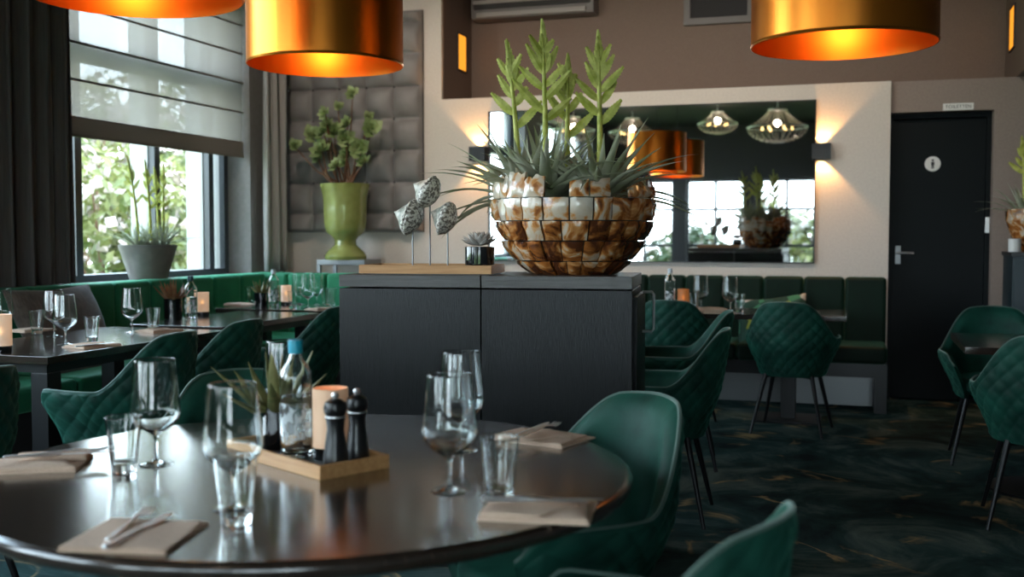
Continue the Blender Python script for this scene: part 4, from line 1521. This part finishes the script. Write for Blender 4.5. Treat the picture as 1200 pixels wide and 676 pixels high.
def napkin(p, rz, lab, kind=0, group='folded beige napkins'):
    if kind not in NK:
        a, b = 0.105, 0.085
        mb = MB()
        rr = random.Random(kind + 20)
        def sheet(poly, z, th, bulge):
            """a folded cloth layer: polygon filled by a fan of rings, soft edge, gentle bulge"""
            n = 8
            pts = []
            m = len(poly)
            for i in range(m):
                x0, y0 = poly[i]
                x1, y1 = poly[(i + 1) % m]
                for k in range(n):
                    f = k / n
                    pts.append((x0 + (x1 - x0) * f, y0 + (y1 - y0) * f))
            cx = sum(q[0] for q in pts) / len(pts)
            cy = sum(q[1] for q in pts) / len(pts)
            rings = [(0.985, 0.0), (1.0, 0.35), (0.99, 0.8), (0.955, 1.0), (0.8, 1.0), (0.5, 1.0), (0.2, 1.0)]
            vs, fs = [], []
            for s, h in rings:
                for (x, y) in pts:
                    q = (cx + (x - cx) * s, cy + (y - cy) * s)
                    wv = 0.0012 * math.sin(38 * q[0] + 21 * q[1] + kind)
                    vs.append((q[0], q[1], z + th * h + (bulge * (1 - s) ** 0.7 + wv if h > 0.9 else 0)))
            L = len(pts)
            for r in range(len(rings) - 1):
                for i in range(L):
                    j = (i + 1) % L
                    fs.append((r * L + i, r * L + j, (r + 1) * L + j, (r + 1) * L + i))
            fs.append(tuple(range((len(rings) - 1) * L, len(rings) * L)))
            fs.append(tuple(reversed(range(L))))
            mb.add(vs, fs)
        if kind == 0:            # square fold with a turned-down flap
            sheet([(-a, -b), (a, -b), (a, b), (-a, b)], 0.0, 0.006, 0.002)
            sheet([(-a + 0.002, -b + 0.003), (a - 0.004, -b + 0.002), (a - 0.02, b - 0.012), (-a + 0.012, b - 0.004)], 0.006, 0.005, 0.003)
            sheet([(-a + 0.004, -b + 0.004), (0.01, -b + 0.004), (a - 0.03, b * 0.1), (-a * 0.2, b * 0.75), (-a + 0.006, b * 0.5)], 0.0115, 0.005, 0.003)
        elif kind == 1:          # pocket fold
            sheet([(-a, -b), (a * 0.95, -b), (a, b), (-a, b * 0.9)], 0.0, 0.007, 0.002)
            sheet([(-a, -b + 0.002), (a * 0.92, -b + 0.002), (a * 0.5, b * 0.2), (-a * 0.9, b * 0.5)], 0.007, 0.007, 0.005)
            sheet([(-a * 0.1, -b * 0.2), (a * 0.98, b * 0.1), (a * 0.96, b * 0.98), (-a * 0.6, b * 0.85)], 0.0075, 0.010, 0.006)
        else:                    # flat square fold
            sheet([(-0.095, -0.095), (0.095, -0.095), (0.095, 0.095), (-0.095, 0.095)], 0.0, 0.005, 0.001)
            sheet([(-0.094, -0.094), (0.094, -0.094), (0.088, 0.088), (-0.092, 0.092)], 0.005, 0.004, 0.002)
        o = obj('folded_napkin', mb, M_napkin, None, angle=50)
        o.location = p
        o.rotation_euler = (0, 0, rz)
        tag(o, lab, 'napkin', group)
        NK[kind] = o
        return o
    return dup(NK[kind], p, rz, lab, group)
CUT = {}
def cutlery(kind, p, rz, lab, tilt=0.0):
    if kind not in CUT:
        mb = MB()
        def loft(sections, n=10):
            vs, fs = [], []
            for x, w_, h_, z in sections:
                for k in range(n):
                    a = 2 * PI * k / n
                    vs.append((x, w_ * math.cos(a), z + h_ * math.sin(a)))
            for i in range(len(sections) - 1):
                for k in range(n):
                    j = (k + 1) % n
                    fs.append((i * n + k, i * n + j, (i + 1) * n + j, (i + 1) * n + k))
            fs.append(tuple(reversed(range(n))))
            fs.append(tuple(range((len(sections) - 1) * n, len(sections) * n)))
            mb.add(vs, fs)
        if kind == 'fork':
            loft([(-0.10, 0.003, 0.0012, 0.003), (-0.096, 0.0085, 0.0022, 0.003), (-0.05, 0.0085, 0.0024, 0.004), (0.0, 0.0045, 0.0026, 0.006), (0.032, 0.0036, 0.0024, 0.009),
                  (0.044, 0.008, 0.002, 0.008), (0.056, 0.012, 0.0018, 0.006), (0.066, 0.0125, 0.0016, 0.0045), (0.068, 0.0122, 0.0012, 0.0043)])
            for k in range(4):
                y = -0.0102 + k * 0.0068
                mb.tube([(0.066, y, 0.0045), (0.080, y, 0.004), (0.095, y * 0.97, 0.006), (0.104, y * 0.95, 0.0085)], [0.0022, 0.0021, 0.0018, 0.0008], 6)
        else:
            loft([(-0.115, 0.004, 0.002, 0.004), (-0.110, 0.0085, 0.0035, 0.004), (-0.05, 0.0088, 0.004, 0.004), (0.0, 0.0066, 0.0036, 0.004), (0.006, 0.006, 0.003, 0.004)])
            loft([(0.004, 0.006, 0.0016, 0.004), (0.02, 0.0095, 0.0011, 0.004), (0.07, 0.0105, 0.0010, 0.004), (0.10, 0.008, 0.0008, 0.004), (0.117, 0.002, 0.0006, 0.004)], 8)
        o = obj(kind if kind == 'fork' else 'table_knife', mb, M_steel, None, angle=50)
        tag(o, lab, 'fork' if kind == 'fork' else 'knife', 'forks on the napkins' if kind == 'fork' else 'knives on the napkins')
        CUT[kind] = o
    else:
        o = dup(CUT[kind], p, rz, lab)
    o.location = p
    o.rotation_euler = (0, tilt, rz)
    return o

def bottle(p, lab, capm, R=0.038, H=0.27, water=True, lbl=True):
    t = thing('water_bottle', lab, 'bottle', p, random.uniform(0, 1), 'glass water bottles')
    k = H / 0.27
    out = [(0, 0.006), (R * 0.6, 0.003), (R * 0.86, 0.0), (R * 0.97, 0.004), (R, 0.012), (R, 0.02), (R, 0.10 * k), (R, 0.18 * k), (R, 0.185 * k), (R * 0.96, 0.200 * k), (R * 0.78, 0.216 * k), (R * 0.52, 0.228 * k), (R * 0.40, 0.240 * k), (R * 0.385, 0.258 * k)]
    inn = [(R * 0.33, 0.258 * k), (R * 0.34, 0.240 * k), (R * 0.46, 0.2265 * k), (R * 0.72, 0.214 * k), (R * 0.90, 0.198 * k), (R * 0.935, 0.185 * k), (R * 0.935, 0.016), (R * 0.8, 0.011), (0, 0.012)]
    g = obj('bottle_glass', MB().lathe(out + inn, 40), M_glass, t, angle=35)
    if water:
        wl = 0.145 * k
        obj('water', MB().lathe([(0, 0.0125), (R * 0.80, 0.0115), (R * 0.925, 0.0165), (R * 0.925, wl), (0, wl)], 32), M_water, t, angle=35)
    if lbl:
        def lp(u, v):
            a = -PI / 2 + (u - 0.5) * 2.4
            return (R * 1.004 * math.cos(a), R * 1.004 * math.sin(a), (0.045 + 0.085 * v) * k)
        obj('printed_label', MB().grid(lp, 20, 4), M_label, t, angle=180, label='pale printed label')
        t.rotation_euler.z = YAW
    cp = MB().lathe([(0, 0.2595 * k), (R * 0.42, 0.2595 * k), (R * 0.44, 0.246 * k), (R * 0.45, 0.246 * k), (R * 0.46, 0.272 * k), (R * 0.43, 0.277 * k), (0, 0.278 * k)], 24)
    obj('screw_cap', cp, capm, t, label='bright blue screw cap' if capm is M_cap else None)
    return t

def mill(p, lab, H):
    t = thing('pepper_mill', lab, 'mill', p, 0, 'black mills on the tray')
    k = H / 0.165
    obj('mill_body', MB().lathe([(0, 0), (0.0265, 0), (0.0275, 0.004), (0.0275, 0.018), (0.026, 0.035), (0.0215, 0.065), (0.0185, 0.085), (0.020, 0.104), (0.0225, 0.113 * 1.0), (0, 0.113)], 32, Matrix.Scale(k, 4)), M_black, t)
    obj('metal_ring', MB().lathe([(0.0, 0.1131), (0.0228, 0.1131), (0.0228, 0.116), (0.0, 0.116)], 32, Matrix.Scale(k, 4)), M_steel, t)
    obj('mill_head', MB().lathe([(0, 0.1161), (0.020, 0.1161), (0.0245, 0.125), (0.0255, 0.134), (0.0225, 0.145), (0.012, 0.152), (0.006, 0.153), (0, 0.153)], 32, Matrix.Scale(k, 4)), M_black, t)
    obj('top_knob', MB().lathe([(0, 0.1531), (0.006, 0.154), (0.0088, 0.160), (0.006, 0.1665), (0, 0.168)], 20, Matrix.Scale(k, 4)), M_steel, t)
    return t

def candle(p, lab, m, R=0.041, H=0.155, base=True):
    t = thing('candle_holder', lab, 'candle holder', p, 0, 'glass candle holders')
    z0 = 0.0
    if base:
        obj('black_base', MB().lathe([(0, 0), (R * 0.98, 0), (R, 0.003), (R, 0.028), (0, 0.028)], 32), M_gloss, t)
        z0 = 0.0285
    obj('glass_cylinder', MB().lathe([(0, z0), (R, z0), (R, H), (R - 0.0015, H + 0.001), (R - 0.003, H), (R - 0.003, z0 + 0.006), (0, z0 + 0.006)], 36), m, t)
    cn = obj('candle', MB().lathe([(0, z0 + 0.0065), (R * 0.62, z0 + 0.0065), (R * 0.62, z0 + 0.05), (0, z0 + 0.048)], 24), M_napkin, t)
    obj('flame', MB().lathe([(0, z0 + 0.052), (0.006, z0 + 0.060), (0.0045, z0 + 0.070), (0, z0 + 0.082)], 12), M_flame, cn)
    return t

def succulent_pot(p, lab, leafm, seed, R=0.036, H=0.10, n=15, L=0.12, spread=0.9, W=0.017, potm=None):
    t = thing('succulent_pot', lab, 'plant', p, 0, 'succulents in black pots')
    obj('pot', MB().lathe([(0, 0), (R * 0.95, 0), (R, 0.004), (R, H), (R * 0.93, H), (R * 0.92, H * 0.85), (0, H * 0.83)], 32), potm or M_gloss, t)
    obj('soil', MB().lathe([(0, H * 0.9), (R * 0.92, H * 0.88)], 20), M_soil, t)
    rr = random.Random(seed)
    mb = MB()
    for k in range(n):
        q = k / n
        a = k * 2.39996 + rr.uniform(-0.3, 0.3)
        el = 1.45 - spread * q ** 0.7 + rr.uniform(-0.1, 0.1)
        d = Vector((math.cos(a) * math.cos(el), math.sin(a) * math.cos(el), math.sin(el)))
        l = L * rr.uniform(0.7, 1.1)
        b_ = Vector((math.cos(a) * R * 0.35, math.sin(a) * R * 0.35, H * 0.86))
        bend = Vector((0, 0, 0.02))
        mb.tube([b_, b_ + d * l * 0.35, b_ + d * l * 0.7 + bend * 0.4, b_ + d * l + bend], [W * 0.5, W * 0.55, W * 0.34, 0.001], 6, flat=0.45)
    obj('leaves', mb, leafm, t, angle=60)
    return t

ZT = 0.75
# ---- round table
def RT(x, y): return at(x, y, ZT)
TU_RX = 0.125
wine_glass(RT(183, 544), 'wine glass at the left of the round table, against the quilted chair back')
wine_glass(RT(274, 596), 'wine glass directly behind the tumbler beside the oak table tray')
wine_glass(RT(527, 575), 'nearer of the two overlapping wine glasses right of the tray on the round table')
wine_glass(RT(540.5, 527), 'farther of the two overlapping wine glasses right of the tray on the round table')
wine_glass(RT(333, 503), 'wine glass at the far rim of the round table, behind the water bottle')
tumbler(RT(145.5, 553), 'tumbler beside the left wine glass on the round table')
tumbler(RT(277, 614), 'tumbler in front of a wine glass, nearest the flat napkin')
tumbler(RT(585.5, 584), 'tumbler on the right of the round table, behind the pocket-folded napkin')
n1 = RT(45, 546)
napkin(n1, math.radians(28), 'beige napkin cut by the left picture edge on the round table', 1)
cutlery('fork', n1 + Vector((0.035, 0.03, 0.024)), math.radians(28 + 12), 'fork on the napkin at the left edge of the round table')
cutlery('knife', n1 + Vector((0.045, 0.012, 0.024)), math.radians(28 + 6), 'knife on the napkin at the left edge of the round table')
n2 = RT(160, 630)
napkin(n2, math.radians(12), 'flat beige napkin at the front edge of the round table', 2)
_fp = RT(147, 606)
cutlery('fork', n2 + Vector((-0.040, 0.035, 0.0085)), math.radians(107), 'fork lying across the flat front napkin, tines beyond its edge')
cutlery('knife', n2 + Vector((0.000, 0.010, 0.0085)), math.radians(98), 'knife lying across the flat front napkin')
n3 = RT(632, 600)
napkin(n3, math.radians(8), 'pocket-folded beige napkin at the right front of the round table', 0)
cutlery('knife', n3 + Vector((0.010, -0.010, 0.0235)), math.radians(20), 'knife on the napkin at the right front of the round table')
cutlery('fork', n3 + Vector((0.00, -0.018, 0.0235)), math.radians(194), 'fork on the napkin at the right front of the round table')
n4 = RT(638, 515)
napkin(n4, math.radians(-16), 'beige napkin at the far right rim of the round table, by the sideboard', 0)
cutlery('fork', n4 + Vector((-0.01, -0.01, 0.0235)), math.radians(78), 'fork on the napkin at the far right rim of the round table')
cutlery('knife', n4 + Vector((-0.03, -0.012, 0.0235)), math.radians(84), 'knife on the napkin at the far right rim of the round table')

# ---- tray on the round table
F0, FLt, FRt = RT(375, 563.5), RT(299, 541), RT(458.5, 549)
tu = (FLt - F0)
TLn = 0.41
tu.normalize()
tv = Vector((tu.y, -tu.x, 0))
if tv.dot(FRt - F0) < 0: tv = -tv
TWd = (FRt - F0).length
trz = math.atan2(-tu.y, -tu.x)
ctr = F0 + tu * TLn / 2 + tv * TWd / 2
t = thing('oak_tray', 'oak-rimmed black tray on the round table holding bottle, mills, candle and succulent', 'tray', ctr, trz)
a, b = TLn / 2, TWd / 2
rim = MB()
for (x0, x1, y0, y1) in ((-a, a, -b, -b + 0.010), (-a, a, b - 0.010, b), (-a, -a + 0.010, -b + 0.010, b - 0.010), (a - 0.010, a, -b + 0.010, b - 0.010)):
    rim.box(x0, x1, y0, y1, 0.0, 0.032, 0.0015)
obj('oak_rim', rim, M_wood, t)
obj('black_base', MB().box(-a + 0.010, a - 0.010, -b + 0.010, b - 0.010, 0.001, 0.008), M_black, t)
def TR(u, v): return F0 + tu * u + tv * v + Vector((0, 0, 0.008))
mill(TR(0.050, 0.075), 'nearer black pepper mill with steel knob on the table tray', 0.170)
mill(TR(0.078, 0.153), 'farther black pepper mill on the table tray, half behind the other', 0.168)
bottle(TR(0.225, 0.083), 'glass water bottle with bright blue cap on the table tray', M_cap)
candle(TR(0.155, 0.132), 'peach glass candle holder behind the mills on the table tray', M_peach, 0.042, 0.165)
succulent_pot(TR(0.345, 0.105), 'spiky aloe in a glossy black pot at the left end of the table tray', M_aloe, 8, 0.036, 0.105, 13, 0.165, 1.25, 0.032)

# ---- window table nearest the camera
candle(at(2, 412, ZT), 'frosted glowing candle holder cut by the left picture edge', M_frost, 0.046, 0.17)
wine_glass(at(3, 392, ZT), 'wine glass behind the candle at the left picture edge')
wine_glass(at(77, 403.5, ZT), 'nearer wine glass of the pair on the first window table')
wine_glass(at(64, 394, ZT), 'farther wine glass of the pair on the first window table, by the taupe cushion')
wine_glass(at(155, 389.5, ZT), 'lone wine glass at the far end of the first window table')
tumbler(at(43.5, 391, ZT), 'tumbler left of the paired wine glasses on the first window table')
tumbler(at(108, 400, ZT), 'tumbler right of the paired wine glasses, behind a napkin')
tumbler(at(179.5, 387, ZT), 'tumbler beside the lone wine glass at the far end of the first window table')
napkin(at(36, 388, ZT), math.radians(80), 'beige napkin on the bench side of the first window table', 0)
napkin(at(108, 406, ZT), math.radians(75), 'beige napkin at the near chair side of the first window table', 0)
cutlery('knife', at(112, 404.5, ZT + 0.0185), math.radians(80), 'knife on the napkin at the near chair side of the first window table')
napkin(at(186, 388.5, ZT), math.radians(75), 'beige napkin at the far chair side of the first window table', 0)

# ---- second window table
succulent_pot(at(203, 373.5, ZT), 'reddish succulent in a black glass pot on the second window table', M_aloer, 21, 0.056, 0.13, 20, 0.13, 1.0, 0.026)
bottle(at(224, 375, ZT), 'clear water bottle beside the reddish succulent on the second window table', M_capd, 0.040, 0.27)
candle(at(237.5, 370, ZT), 'frosted candle holder beside the bottle on the second window table', M_frost, 0.042, 0.155)

# ---- corner table
succulent_pot(at(306, 358, ZT), 'green succulent in a black pot on the corner table', M_aloe, 33, 0.050, 0.10, 18, 0.10, 1.0, 0.02)
bottle(at(321.0, 359.5, ZT), 'water bottle with pale blue cap on the crowded corner table', M_capw, 0.040, 0.27)
candle(at(335.5, 357.5, ZT), 'frosted candle holder on the crowded corner table', M_frost, 0.040, 0.150)
napkin(at(281, 357.5, ZT), math.radians(20), 'rolled beige napkin at the left end of the corner table', 0)
for x, y, l in ((351.5, 356.6, 'wine glass nearest the bottle on the corner table'), (361, 361.2, 'wine glass in the middle of the cluster on the corner table'),
                (371, 357.2, 'wine glass on the corner table, just right of the middle one')):
    wine_glass(at(x, y, ZT), l)
for x, y, l in ((293, 355, 'tumbler behind the napkin on the corner table'), (343.5, 361.5, 'tumbler beside the candle holder on the corner table'), (383, 360.6, 'tumbler right of the wine glasses on the corner table'),
                (388, 356.8, 'tumbler at the right end of the corner table, by the sideboard')):
    tumbler(at(x, y, ZT), l)
napkin(at(379, 363.2, ZT), math.radians(60), 'beige napkin at the right end of the corner table, by the sideboard', 0)

# ---- far table
bottle(at(785, 363.5, ZT), 'clear water bottle on the far table by the sideboard', M_capw, 0.038, 0.29)
candle(at(800.5, 363.5, ZT), 'amber glowing candle on the far table', M_amber, 0.040, 0.15)
wine_glass(at(821, 362, ZT), 'left wine glass on the far table, behind the napkins')
wine_glass(at(855.5, 365.5, ZT), 'right wine glass on the far table, before the mirror')
tumbler(at(813, 364, ZT), 'tumbler beside the amber candle on the far table')
tumbler(at(866.5, 366, ZT), 'tumbler right of the right wine glass on the far table')
napkin(at(835, 363, ZT), math.radians(10), 'beige napkin on the far table between the wine glasses', 0)
napkin(at(843, 366.8, ZT), math.radians(5), 'beige napkin at the front of the far table, in front of the other napkin', 0)

# ------------------------------------------------------------------ dark cabinet with plant at the right edge
q = aty(1178, 295, 8.25)
rx = q.x + 0.02
t = thing('teal_cabinet', 'dark teal cabinet at the right picture edge below a brown planter', 'cabinet', (rx, 8.02, 0))
obj('carcass', MB().box(0, 0.9, 0, 0.5, 0.06, q.z - 0.03, 0.003), M_teal, t)
obj('cabinet_top', MB().box(-0.01, 0.91, -0.01, 0.51, q.z - 0.03, q.z, 0.003), M_black, t)
obj('plinth', MB().box(0.03, 0.87, 0.03, 0.47, 0, 0.06), M_black, t)
for k in range(2):
    dd = obj('door', MB().box(0.01 + k * 0.445, 0.445 + k * 0.445, -0.018, 0.0, 0.08, q.z - 0.05, 0.002), M_teal, t)
    obj('knob', MB().lathe([(0, 0.03), (0.012, 0.028), (0.012, 0.02), (0.005, 0.0), (0, 0)], 14, Matrix.Translation((0.40 + k * 0.09, -0.018, 0.7)) @ Matrix.Rotation(PI / 2, 4, 'X')), M_steel, dd)
cz = q.z
wp = aty(1189, 292, 8.12)
o = obj('white_votive', MB().lathe([(0, 0), (0.036, 0), (0.040, 0.004), (0.042, 0.092), (0.038, 0.092), (0.035, 0.01), (0, 0.01)], 28), M_sign)
o.location = (wp.x, 8.12, cz)
tag(o, 'small white votive cup on the dark cabinet at the right picture edge', 'cup')
pp = aty(1216, 290, 8.30)
t = thing('bowl_planter', 'brown shell bowl with green spiky plant cut by the right picture edge', 'planter', (pp.x, 8.30, cz))
obj('bowl', MB().lathe([(0, 0), (0.10, 0), (0.17, 0.10), (0.21, 0.22), (0.215, 0.30), (0.20, 0.30), (0.19, 0.22), (0, 0.12)], 26), M_pearl, t, smooth=False)
obj('soil', MB().lathe([(0, 0.26), (0.195, 0.25)], 24), M_soil, t)
for n_, (bx, hp) in enumerate([(-0.09, 0.55), (0.05, 0.62)]):
    rr = random.Random(90 + n_)
    r = MB()
    rosette(r, bx, 0, 0.25, 26, 0.16, 0.38, 0.04, rr)
    fo = obj('bromeliad', r, M_till, t, angle=60)
    spike((bx, 0, 0.25), hp, (-0.03, 0), rr, 7, 0.11, parent=fo)

# ------------------------------------------------------------------ crystal chandeliers behind the camera, seen in the mirror
CH = [None]
def chandelier(x, y, D, lab):
    s = D / 0.8
    if CH[0] is None:
        t = thing('crystal_chandelier', lab, 'chandelier', (x, y, ZC), 0, 'crystal chandeliers')
        f = MB()
        f.tube([(0, 0, 0), (0, 0, -0.12)], 0.008, 6)
        for rr_, z in ((0.12, -0.12), (0.40, -0.36)):
            f.tube([(rr_ * math.cos(2 * PI * k / 36), rr_ * math.sin(2 * PI * k / 36), z) for k in range(37)], 0.010, 6, cap=False)
        obj('ring_frame', f, M_chrome, t)
        c = MB()
        def oct_(p, r):
            p = Vector(p)
            q = [p + Vector(v) * r for v in ((0, 0, 1.3), (1, 0, 0), (0, 1, 0), (-1, 0, 0), (0, -1, 0), (0, 0, -1.6))]
            c.add(q, [(0, 1, 2), (0, 2, 3), (0, 3, 4), (0, 4, 1), (5, 2, 1), (5, 3, 2), (5, 4, 3), (5, 1, 4)])
        for k in range(26):
            a = 2 * PI * k / 26
            for j in range(9):
                u = j / 8
                r = 0.12 + 0.28 * u ** 1.5
                oct_((r * math.cos(a), r * math.sin(a), -0.12 - 0.24 * u), 0.010)
            for j in range(1, 9):
                u = j / 8
                r = 0.40 * math.cos(u * PI / 2)
                oct_((r * math.cos(a), r * math.sin(a), -0.36 - 0.20 * math.sin(u * PI / 2)), 0.011)
        o = obj('crystal_strands', c, M_crystal, t, smooth=False)
        bl_ = MB()
        for k in range(6):
            a = 2 * PI * k / 6
            bl_.lathe([(0, -0.40), (0.016, -0.385), (0.012, -0.36), (0, -0.34)], 10, None, False, 0.2 * math.cos(a), 0.2 * math.sin(a))
        obj('bulbs', bl_, M_bulb, t)
        CH[0] = t
    else:
        t = dup(CH[0], (x, y, ZC), random.uniform(0, 1), lab)
    t.scale = (s, s, s)
    l = bpy.data.lights.new('chandelier_light', 'POINT')
    l.energy, l.color, l.shadow_soft_size = CHW, (1.0, 0.80, 0.62), 0.05
    lo = bpy.data.objects.new('chandelier_light', l)
    C.objects.link(lo)
    lo.location = (x, y, ZC - 0.30 * s)
CHW = 3.0
def virt(px, py, z):                    # a place whose mirror image shows at this pixel
    r = ray(px, py)
    k = (z - HC) / r[2]
    return r[0] * k, 2 * (YB - 0.03) - r[1] * k
def virty(px, Y):
    r = ray(px, 140)
    k = (2 * (YB - 0.03) - Y) / r[1]
    return r[0] * k
for px, Yc, D, lab in ((911, -0.6, 0.95, 'widest crystal chandelier, at the right in the mirror'), (841, -1.0, 0.66, 'small crystal chandelier, second from the right in the mirror'),
                       (741, -1.4, 0.80, 'crystal chandelier in the middle of the mirror'), (672, -0.9, 0.75, 'crystal chandelier reflected right of the tallest flower spike'), (606, 0.4, 0.80, 'crystal chandelier at the left in the mirror')):
    chandelier(virty(px, Yc), Yc, D, lab)

# ------------------------------------------------------------------ garden outside the window wall
g_ = MB().box(-40, XL - TH - 0.02, -30, 45, -0.3, -0.15)
g_.box(XL - TH - 0.02, 20, -30, YF - 0.32, -0.3, -0.15)
struct('ground', g_, M_lawn)
def shrub(x, y, rx_, ry_, h, lab, m, seed, nl=2600, bloom=0, leaf=0.085):
    rr = random.Random(seed)
    t = thing('garden_shrub', lab, 'shrub', (x, y, -0.15), 0, 'shrubs outside the window')
    mb, bm_ = MB(), MB()
    lob = [(rr.uniform(-0.6, 0.6), rr.uniform(-0.6, 0.6), rr.uniform(0.15, 0.85), rr.uniform(0.3, 0.55)) for _ in range(12)]
    for k in range(nl):
        lx, ly, lz, lr = rr.choice(lob)
        d = Vector((rr.gauss(0, 1), rr.gauss(0, 1), rr.gauss(0, 1))).normalized() * (rr.uniform(0.6, 1.0))
        p = Vector(((lx + d.x * lr) * rx_, (ly + d.y * lr) * ry_, max(0.02, (lz + d.z * lr * 0.6) * h)))
        n = (d + Vector((rr.gauss(0, .5), rr.gauss(0, .5), rr.gauss(0, .5) + 0.3))).normalized()
        a = n.cross(Vector((rr.uniform(-1, 1), rr.uniform(-1, 1), rr.uniform(-1, 1)))).normalized()
        b = n.cross(a)
        s = leaf * rr.uniform(0.6, 1.3)
        tgt = mb
        if bloom and rr.random() < bloom:
            tgt = bm_
            s *= 0.9
            tgt.add([p - a * s, p + b * s * 0.9, p + a * s, p - b * s * 0.9, p + n * s * 0.3], [(0, 1, 4), (1, 2, 4), (2, 3, 4), (3, 0, 4)])
            continue
        tgt.add([p - a * s, p + b * s * 0.45 + n * s * 0.1, p + a * s, p - b * s * 0.45 + n * s * 0.1], [(0, 1, 2, 3)])
    o = obj('foliage', mb, m, t, smooth=False)
    if bloom: obj('blossoms', bm_, M_bloom, t, smooth=False)
    stm = MB()
    for k in range(5):
        a = k * 1.3
        stm.tube([(0.1 * math.cos(a), 0.1 * math.sin(a), 0), (rx_ * 0.3 * math.cos(a), ry_ * 0.3 * math.sin(a), h * 0.5), (rx_ * 0.5 * math.cos(a), ry_ * 0.5 * math.sin(a), h * 0.8)], [0.03, 0.02, 0.008], 6)
    obj('stems', stm, M_bark, t)
    return t
shrub(-8.0, 8.3, 1.0, 1.2, 2.3, 'dark green bush outside the left window light', M_hedge2, 1, 2600, 0.02)
shrub(-8.2, 10.4, 1.0, 1.3, 2.5, 'yellow-green blossoming bush outside behind the sill planter', M_hedge, 2, 3000, 0.16)
shrub(-8.4, 12.7, 1.1, 1.4, 2.4, 'pale blossoming bush outside the right window light', M_hedge, 3, 3000, 0.24)
shrub(-11.5, 13.6, 1.6, 2.0, 3.9, 'tall pale blossoming bush farther out, right of the dark one', M_hedge, 4, 3200, 0.2, 0.11)
shrub(-11.5, 10.2, 1.6, 2.0, 3.7, 'tall dark green bush farther out in the garden', M_hedge2, 5, 3000, 0.05, 0.11)
shrub(-8.2, 5.9, 1.0, 1.2, 2.2, 'green bush outside behind the charcoal curtain', M_hedge, 6, 1500, 0.08)
shrub(-9.0, 16.2, 1.4, 1.8, 2.8, 'green bush outside at the far corner of the building', M_hedge, 7, 2000, 0.15)

shrub(-11.0, 17.5, 1.6, 2.2, 4.0, 'tall yellow-green bush far down the garden', M_hedge, 8, 3000, 0.2, 0.11)
shrub(-14.5, 19.5, 2.2, 2.6, 5.0, 'tallest blossoming bush at the far end of the garden', M_hedge, 9, 3000, 0.25, 0.13)
shrub(-1.0, -8.0, 1.7, 1.2, 2.3, 'green bush outside the front windows, seen in the mirror', M_hedge, 10, 2600, 0.1, 0.12)
shrub(-3.6, -8.4, 1.4, 1.2, 1.9, 'low green bush outside the front windows, left in the mirror', M_hedge2, 12, 1500, 0.1, 0.12)
# ------------------------------------------------------------------ light, camera, world
W = bpy.data.worlds.new('sky')
SC.world = W
W.use_nodes = True
nt = W.node_tree
nt.nodes.clear()
wo = nt.nodes.new('ShaderNodeOutputWorld')
bg = nt.nodes.new('ShaderNodeBackground')
tc = nt.nodes.new('ShaderNodeTexCoord')
sx = nt.nodes.new('ShaderNodeSeparateXYZ')
rp = nt.nodes.new('ShaderNodeValToRGB')
rp.color_ramp.elements[0].position, rp.color_ramp.elements[0].color = 0.0, (0.79, 0.91, 1.0, 1)
rp.color_ramp.elements[1].position, rp.color_ramp.elements[1].color = 0.7, (0.50, 0.70, 0.95, 1)
nt.links.new(tc.outputs['Generated'], sx.inputs[0])
nt.links.new(sx.outputs['Z'], rp.inputs[0])
nt.links.new(rp.outputs[0], bg.inputs[0])
nt.links.new(bg.outputs[0], wo.inputs[0])
bg.inputs[1].default_value = 8.0

sun = bpy.data.lights.new('sun', 'SUN')
sun.energy, sun.angle, sun.color = 2.5, math.radians(2), (1.0, 0.93, 0.80)
so = bpy.data.objects.new('sun', sun)
C.objects.link(so)
so.rotation_euler = Vector((-0.55, 0.15, -0.9)).to_track_quat('-Z', 'Y').to_euler()

def portal(name, loc, rot, sx_, sy_):
    l = bpy.data.lights.new(name, 'AREA')
    l.shape = 'RECTANGLE'
    l.size, l.size_y = sx_, sy_
    l.cycles.is_portal = True
    o = bpy.data.objects.new(name, l)
    C.objects.link(o)
    o.location = loc
    o.rotation_euler = rot
for a, b in LW:
    portal('window_portal', (XL - TH - 0.06, (a + b) / 2, (ZS + ZH) / 2), (0, -PI / 2, 0), ZH - ZS, b - a)
for a, b in FW:
    portal('window_portal', ((a + b) / 2, YF - 0.32, 1.375), (PI / 2, 0, 0), b - a, 2.05)

cam = bpy.data.cameras.new('camera')
cam.sensor_width = 36.0
cam.sensor_fit = 'HORIZONTAL'
cam.lens = FPX / 1200 * 36.0
cam.clip_start = 0.05
cam.dof.use_dof = True
cam.dof.focus_distance = 4.15
cam.dof.aperture_fstop = 2.6
co = bpy.data.objects.new('camera', cam)
C.objects.link(co)
co.location = (0, 0, HC)
co.rotation_euler = (PI / 2 - PITCH, 0, YAW)
SC.camera = co

SC.view_settings.view_transform = 'Standard'
SC.view_settings.look = 'None'
SC.view_settings.exposure = 0.85
SC.view_settings.gamma = 1.0
SC.view_settings.use_curve_mapping = False
cy = SC.cycles
cy.use_denoising = True
cy.max_bounces = 14
cy.diffuse_bounces = 4
cy.glossy_bounces = 5
cy.transmission_bounces = 12
cy.transparent_max_bounces = 12
cy.sample_clamp_indirect = 6.0
cy.caustics_reflective = True
cy.caustics_refractive = True
cy.blur_glossy = 0.4
